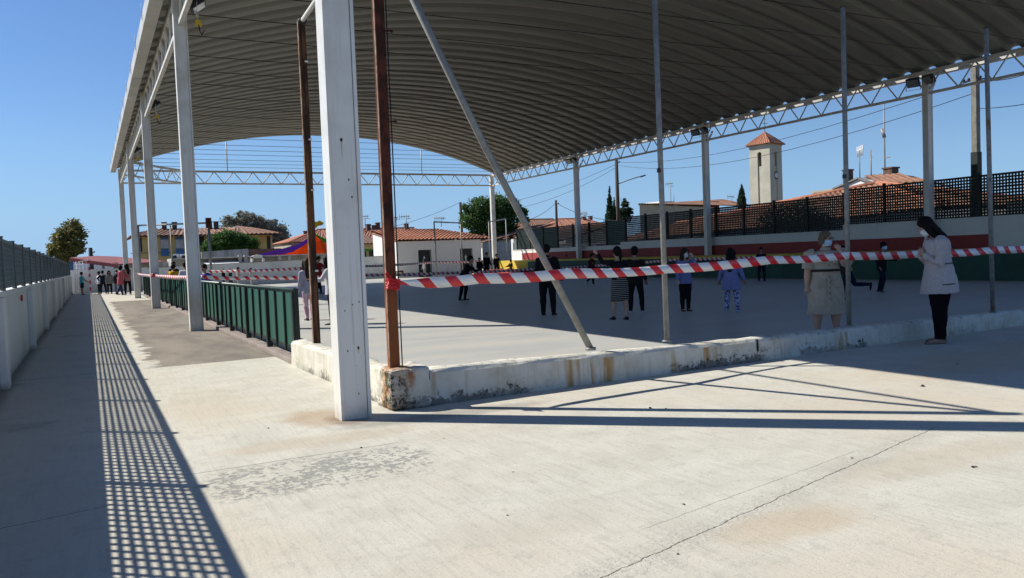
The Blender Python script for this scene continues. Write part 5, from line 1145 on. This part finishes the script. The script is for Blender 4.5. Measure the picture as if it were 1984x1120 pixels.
    for s in (-1, 1): b.tube([hp(s*.06, .41, .61), hp(s*.15, .41, .63), hp(s*.24, .36, .60)], .014*hh, 5)
    b.build('eyebrows', M[hair], root)
    if mask:
        b = MB(); b.rings([(hp(0, .12, -.02), hx*.26*hh, hy*.25*hh), (hp(0, .13, .12), hx*.29*hh, hy*.30*hh), (hp(0, .12, .28), hx*.31*hh, hy*.345*hh), (hp(0, .13, .42), hx*.26*hh, hy*.31*hh)], 14)
        b.build('face_mask', M[mask], root)
    else:
        b = MB(); b.tube([hp(-.1, .375, .20), hp(0, .40, .195), hp(.1, .375, .20)], .018*hh, 5); b.build('mouth', cloth((.30, .08, .07)), root)
    if glasses:
        b = MB()
        for s in (-1, 1):
            pts = [hp(s*.17+.12*math.cos(2*math.pi*i/12), .44, .52+.09*math.sin(2*math.pi*i/12)) for i in range(13)]; b.tube(pts, .014*hh, 5); b.tube([hp(s*.29, .43, .54), hp(s*.35, .1, .53)], .014*hh, 5)
        b.tube([hp(-.05, .46, .54), hp(.05, .46, .54)], .014*hh, 5); b.build('glasses', M['black'], root)
    if extras: extras(root, dict(pel=pel, sp=sp, fwd=fwd, H=H, k=k_, X=X_, hp=hp, hh=hh, hx=hx, hy=hy, neckb=neckb, sleeves=sleeves, legs=legs, off=off, hands=hands, torso=torso))
    return root

K = (.012, .012, .014); NAVY = (.012, .016, .035)
# --- woman in tweed jacket
def ex_tweed(r, d):
    H = d['H']; pel, sp, X, fw_ = d['pel'], d['sp'], d['X'], d['fwd']
    def ringline(t_, fr, a0, a1, rad, nm='trim', n=16, lift=.0):
        c = pel+sp*t_*H if t_ >= 0 else pel+Vector((0, 0, t_*H)); rx, ry = fr
        pts = [c + X*rx*math.cos(a0+(a1-a0)*i/n)+fw_*ry*math.sin(a0+(a1-a0)*i/n)+Vector((0, 0, lift*i/n)) for i in range(n+1)]
        b = MB(); b.tube(pts, rad, 6); b.build(nm, M['black'], r)
    ringline(.095, (.098*d['k']*1.07+d['off'], .075*d['k']*1.07+d['off']+.006), R(180), R(360), .006, 'waist_trim', 20)
    for (shd, elb, wr, s) in d['sleeves']:
        b = MB(); b.tube([shd+Vector((-s*.03, -.055, .055)), shd+Vector((-s*.035, -.06, 0)), shd+Vector((-s*.03, -.05, -.1))], .007, 6); b.build('shoulder_trim', M['black'], r)
    ringline(-.06, (.112*d['k']*1.18+d['off'], .085*d['k']*1.18+d['off']), R(165), R(205), .006, 'pocket_trim', 8)
    b = MB(); b.tube([pel+sp*.26*H-fw_*.05+X*(-.0), d['neckb']+Vector((0, -.045, .01))], [.07, .055], 12); rem.append((b.build('collar', M['tweed'], r), .008))
person('woman in a pale tweed jacket and black trousers standing outside the low wall', 1822, 664, H=1.70, face=288, child=False, lean=4, neck=30, armR=(8, 3, 122, 50), armL=(8, 3, 122, 50), legR=(-3, 2, 2), legL=(5, 4, 1),
       topmat=M['tweed'], toplen=.46, topflare=1.26, sleeve=1, bcol=(.006, .006, .008), shoe=(.30, .20, .15), sole=(.03, .02, .02), hair='hair_dark', hairstyle='long', mask='white', vox=.007, skin='skin_pale', extras=ex_tweed, wd=1.26)
# --- woman in beige dress
def ex_dress(r, d):
    H = d['H']; pel, sp, X, fw_ = d['pel'], d['sp'], d['X'], d['fwd']; k = d['k']
    b = MB(); b.rings([(pel+sp*.10*H, X*(.090*k+.02), fw_*(.070*k+.02)), (pel+sp*.122*H, X*(.088*k+.02), fw_*(.068*k+.02))], 24); b.build('belt', M['black'], r)
    for t_ in (.24, .20, .16): c = pel+sp*t_*H+fw_*(.076*k+.022); b = MB(); b.ball(c, .009, n=8); b.build('button', cloth((.05, .03, .02)), r)
    for z_ in (.05, .0, -.05, -.10, -.15): c = pel+Vector((0, 0, z_*H))+fw_*(.094*k+.024); b = MB(); b.ball(c, .009, n=8); b.build('button', cloth((.05, .03, .02)), r)
    b = MB(); b.beam(pel+Vector((.012, 0, .05*H))+fw_*(.088*k+.018), pel+Vector((.012, 0, -.19*H))+fw_*(.098*k+.022), .03, .006, (0, 1, 0)); b.build('placket', cloth((.415, .365, .28)), r)
    for s in (-1, 1):
        b = MB(); b.box(pel+sp*.20*H+X*s*.055*H+fw_*(.066*k+.012), (.075, .02, .07)); b.build('chest_pocket', cloth((.40, .352, .27)), r)
        b = MB(); b.box(pel+Vector((s*.062*H, 0, -.01*H))+fw_*(.076*k+.014), (.11, .02, .11)); b.build('hip_pocket', cloth((.40, .352, .27)), r)
    wr, hd = d['hands'][0]; b = MB(); b.tube([wr-hd*.035, wr-hd*.02], .027, 12); b.build('wrist_strap', M['black'], r)
    b = MB(); b.box(pel+sp*.10*H+X*-.22+fw_*-.04, (.16, .11, .12)); rem.append((b.build('bag', M['black'], r), .012))
person('woman in a belted beige shirt dress touching her blue face mask behind the tape', pos=(9.46, 8.22, 0), H=1.55, face=14, child=False, headyaw=42, neck=4, armL=(52, 12, 122, 44), armR=(2, 9, 8, 2), legR=(0, 0, 3), legL=(0, 0, 3),
       top=(.42, .37, .285), sleeve=.55, toplen=.55, bottom='dress', bcol=(.42, .37, .285), blen=1.38, shoe=(.2, .15, .1), hair='hair_ash', hairstyle='bob', mask='maskblue', vox=.007, skin='skin_pale', extras=ex_dress, wd=1.36, glasses=True, collar=True)
# --- players on the shaded court
person('tall youth in black tracksuit standing with his back to the camera behind the diagonal pipe', 1063, 611, H=1.58, face=165, child=False, top=(.012, .012, .014), toplen=.50, bcol=K, armR=(10, 14, 30, 10), armL=(10, 14, 30, 10), neck=5, hair='hair_dark', vox=.012, wd=1.12, collar=True)
person('girl in a black top and striped skirt raising one hand on the shaded court', 1203, 620, H=1.45, face=205, top=(.014, .014, .016), bottom='skirt', botmat=M['stripe_skirt'], blen=1.2, lean=8, armL=(95, 20, 55, 0), armR=(15, 8, 40, 0), legR=(-4, 3, 3), legL=(10, 6, 5), hairstyle='pony', shoe=(.015, .018, .03), sole=(.7, .7, .7), skin='skin_pale', vox=.011)
person('child in dark clothes and white trainers behind the girl in the striped skirt', 1233, 607, H=1.44, face=170, top=(.02, .018, .016), bcol=K, shoe=(.45, .45, .5), sole=(.8, .8, .8), legR=(0, 0, 8), legL=(0, 0, 6), vox=.012)
person('girl in a pale purple top and black trousers holding a hand to her mouth', 1329, 603, H=1.36, face=20, top=(.20, .21, .42), toplen=.50, bcol=K, sleeve=1, armL=(70, 12, 115, 35), armR=(10, 10, 20, 0), legR=(0, 0, 0), legL=(5, 8, -2), hairstyle='long', headyaw=25, vox=.011, mask='white', skin='skin_pale', hair='hair_brown')
person('girl in a lilac jacket and patterned leggings with her back to the camera', 1418, 606, H=1.33, face=168, top=(.20, .22, .42), toplen=.44, topflare=1.22, botmat=M['leggings'], armR=(4, 16, 12, 0), armL=(4, 16, 12, 0), legR=(0, 0, 7), legL=(6, 10, 4), hairstyle='long', shoe=(.30, .42, .48), sole=(.7, .75, .78), vox=.011, wd=1.08)
person('boy in black leaning forward and running left of the diagonal pipe', 899, 582, H=1.46, face=75, lean=32, neck=-10, top=K, bcol=K, armR=(-30, 10, 70, 0), armL=(40, 8, 70, 0), legR=(-5, 8, 0), legL=(12, 22, 0), vox=.014)
person('child in a dark red hooded top running by the grandstand', 1146, 553, H=1.36, face=40, lean=10, top=(.085, .02, .022), bcol=K, shoe=(.5, .5, .55), armR=(30, 10, 80, 0), armL=(-25, 10, 70, 0), legR=(35, 30, 0), legL=(-15, 45, 0), vox=.018, collar=True)
person('child in yellow and black standing up on the grandstand step', pos=(25.6, atx(1098, 515, 25.6).y, .985), H=1.22, face=10, top=(.30, .22, .03), bcol=K, vox=.02, fing=False)
person('child in dark navy standing against the green step of the grandstand', 1476, 545, H=1.28, face=10, top=NAVY, bcol=NAVY, vox=.018, legR=(0, 0, 5), legL=(0, 0, 5), fing=False)
person('child in a mustard shirt sprinting left with one leg kicked back', pos=(15.9, 13.15, 0), H=1.32, face=265, lean=16, top=(.36, .20, .02), sleeve=.55, toplen=.55, bcol=NAVY, shoe=(.02, .02, .02), sole=(.5, .5, .5), armR=(50, 8, 80, 0), armL=(-35, 8, 70, 0), legR=(25, 25, 0), legL=(-28, 62, 0), vox=.013)
person('child in black with a blue face mask running near the grandstand', 1709, 566, H=1.34, face=60, lean=6, top=K, bcol=NAVY, mask='maskblue', sole=(.6, .6, .6), legR=(18, 30, 0), legL=(-8, 8, 0), armR=(-20, 8, 50, 0), armL=(30, 8, 60, 0), vox=.014)
# --- sunlit side
person('man in a red jacket with hand at his chin walking behind the dark brown post', 619, 569, H=1.66, face=50, child=False, top=(.40, .03, .03), bcol=K, armL=(50, 10, 115, 25), armR=(20, 10, 60, 10), legR=(15, 4, 0), legL=(-14, 6, 0), neck=10, vox=.016)
person('girl with long dark hair and pink patterned trousers half hidden by the dark brown post', 600, 621, H=1.46, face=200, top=(.36, .34, .40), botmat=M['pinkpants'], toplen=.50, hairstyle='long', hair='hair_brown', legR=(4, 0, 2), legL=(-6, 6, 2), shoe=(.06, .04, .03), vox=.012, skin='skin_pale')
person('girl in black and white mostly hidden behind the big white column', 645, 629, H=1.50, face=260, top=(.55, .52, .52), toplen=.50, bcol=K, hairstyle='long', lean=5, armR=(35, 10, 60, 0), armL=(35, 10, 60, 0), vox=.014)
person('girl in grey standing beside the left green toilet door', pos=(at(823, 530, 53).x, 53, 0), H=1.30, face=300, top=(.25, .25, .26), bcol=(.2, .2, .2), hairstyle='long', vox=.02, fing=False)
for px, Y, H, lb, fc, l in ((930, 46, 1.25, 'small dark child in a group by the far right column, left one', 0, 0), (943, 45, 1.55, 'larger dark figure in a group by the far right column', 30, 6), (963, 49, 1.45, 'dark figure standing before the grey gate', 10, 0)):
    person(lb, pos=(at(px, 530, Y).x, Y, 0), H=H, face=fc, top=K, bcol=K, vox=.02, fing=False, lean=l, wd=1.1)
person('child sitting on the red end seat of the grandstand', pos=(24.75, atx(992, 520, 24.75).y, .0), H=1.30, face=300, top=K, bcol=(.12, .05, .05), legR=(85, 85, 4), legL=(80, 80, 4), lean=8, armR=(45, 6, 30, 0), armL=(45, 6, 30, 0), vox=.02, z=0.02, fing=False)
# --- along the far wall
for px, lb, c, bc, f in ((433, 'child in black at the far wall, leftmost of four', K, K, 60), (447, 'child in black at the far wall, second of four', K, K, 300), (462, 'child in pale grey at the far wall with a dark cap', (.42, .36, .33), (.42, .38, .33), 70), (487, 'child in pale pink at the far wall, rightmost of four', (.48, .40, .38), (.45, .40, .36), 250)):
    person(lb, pos=(at(px, 540, 53.5).x, 53.5, 0), H=1.16 if px != 462 else 1.24, face=f, top=c, bcol=bc, vox=.02, fing=False, group='children along the far wall', hairstyle='cap' if px == 462 else 'short', legR=(8, 4, 2), legL=(-8, 6, 2))
# --- behind the railing
person('child in a mustard yellow shirt leaning at the green railing', pos=(2.95, 35, 0), H=1.52, face=150, lean=14, top=(.55, .30, .03), sleeve=.6, vox=.016, armR=(60, 10, 30, 0), armL=(60, 10, 30, 0), fing=False)
person('child in black just behind the mustard yellow shirt', pos=(3.25, 37.5, 0), H=1.62, face=30, top=K, vox=.018, fing=False)
person('child in a white shirt with dark hair by the green railing', pos=(3.05, 30.5, 0), H=1.56, face=200, top=(.66, .66, .68), sleeve=.6, vox=.016, fing=False, lean=8)
person('boy in a bright blue shirt beside the second column', pos=(3.1, 25.6, 0), H=1.44, face=320, lean=6, top=(.02, .07, .42), sleeve=.6, vox=.015, armR=(20, 12, 30, 0), fing=False)
# --- far left group
person('child in a turquoise shirt and dark shorts beside the small goal', 160, 571, H=1.32, face=100, top=(.10, .42, .48), sleeve=.5, bottom='shorts', bcol=NAVY, armL=(35, 8, 20, 0), armR=(35, 8, 20, 0), vox=.018, fing=False, wd=1.1)
person('child in a white shirt half behind the navy figure at the far left', pos=(.52, 52.5, 0), H=1.32, face=300, top=(.7, .7, .7), bcol=K, vox=.02, fing=False)
person('figure in navy with hands on hips seen from behind at the far left', 201, 570, H=1.36, face=180, top=(.018, .024, .045), bcol=K, shoe=(.5, .5, .5), armR=(-20, 42, 60, 75), armL=(-20, 42, 60, 75), legR=(0, 0, 8), legL=(0, 0, 8), vox=.018, fing=False)
person('child with long hair and black leggings in the middle of the far left group', pos=(1.02, 51.6, 0), H=1.34, face=10, top=(.20, .19, .18), bcol=K, shoe=(.4, .08, .08), hairstyle='long', vox=.02, fing=False)
person('child in dark top and grey trousers with a white mask at the far left', pos=(1.42, 51.8, 0), H=1.34, face=330, top=(.02, .02, .025), bcol=(.22, .20, .20), mask='white', hairstyle='long', legR=(0, 4, 2), legL=(-25, 12, 4), vox=.02, fing=False)
person('girl in a long pinkish red top and jeans near the fourth column', 235, 572, H=1.60, face=120, top=(.42, .10, .12), toplen=.44, topflare=1.15, bcol=(.03, .04, .10), hairstyle='bob', lean=4, armR=(20, 8, 50, 0), armL=(20, 8, 50, 0), legR=(-14, 16, 3), legL=(12, 3, 3), vox=.017, fing=False)
person('tall girl with dark hair, pink top and black trousers beside the fourth column', pos=(1.84, 48.3, 0), H=1.70, face=215, child=False, top=(.30, .16, .16), toplen=.50, bcol=K, shoe=(.5, .5, .5), hairstyle='long', armR=(15, 12, 30, 0), armL=(20, 14, 40, 0), legR=(0, 0, 6), legL=(3, 3, 6), vox=.017, fing=False)

# bake the remeshed bodies and clothes
for o, vx in rem:
    r = o.modifiers.new('r', 'REMESH'); r.mode = 'VOXEL'; r.voxel_size = vx; r.use_smooth_shade = True
    s_ = o.modifiers.new('s', 'SMOOTH'); s_.factor = .5; s_.iterations = 3
    if o.name.split('.')[0] in ('top', 'trousers', 'skirt', 'hair') and vx < .013:
        tx = bpy.data.textures.get('folds') or bpy.data.textures.new('folds', 'CLOUDS'); tx.noise_scale = .09
        d_ = o.modifiers.new('d', 'DISPLACE'); d_.texture = tx; d_.strength = .018; d_.mid_level = .5
dg = bpy.context.evaluated_depsgraph_get()
baked = [(o, bpy.data.meshes.new_from_object(o.evaluated_get(dg))) for o, _ in rem]
for o, me in baked:
    nm_ = o.data.name; o.modifiers.clear(); o.data = me; me.name = nm_
    for p_ in me.polygons: p_.use_smooth = True

# ================================================================= small debris
rp = random.Random(5)
spots = [(7.0, 5.6, .035), (2.1, 7.0, .02), (1.93, 6.72, .022)]
for (px, py, s) in ((1855, 706, .02), (1890, 905, .012), (1788, 749, .022), (994, 915, .008), (983, 999, .009), (1260, 791, .015), (1325, 978, .010), (1650, 888, .012), (1885, 906, .013), (760, 770, .02), (655, 802, .03), (662, 808, .025), (1313, 1074, .008), (520, 830, .01), (700, 868, .01), (1290, 792, .012), (860, 850, .008), (1160, 740, .014), (1345, 708, .016)):
    q = G(px, py); b = MB(); bmesh.ops.create_icosphere(b.bm, subdivisions=1, radius=s)
    for v in b.bm.verts: v.co *= rp.uniform(.6, 1.1); v.co.z *= .6
    o = b.build('pebble', M['kerb'] if rp.random() < .6 else M['dark'], None, (q.x, q.y, s*.3))
    tag(o, 'small loose stone or crumb of debris lying on the bare concrete', 'pebble', 'loose crumbs on the concrete')
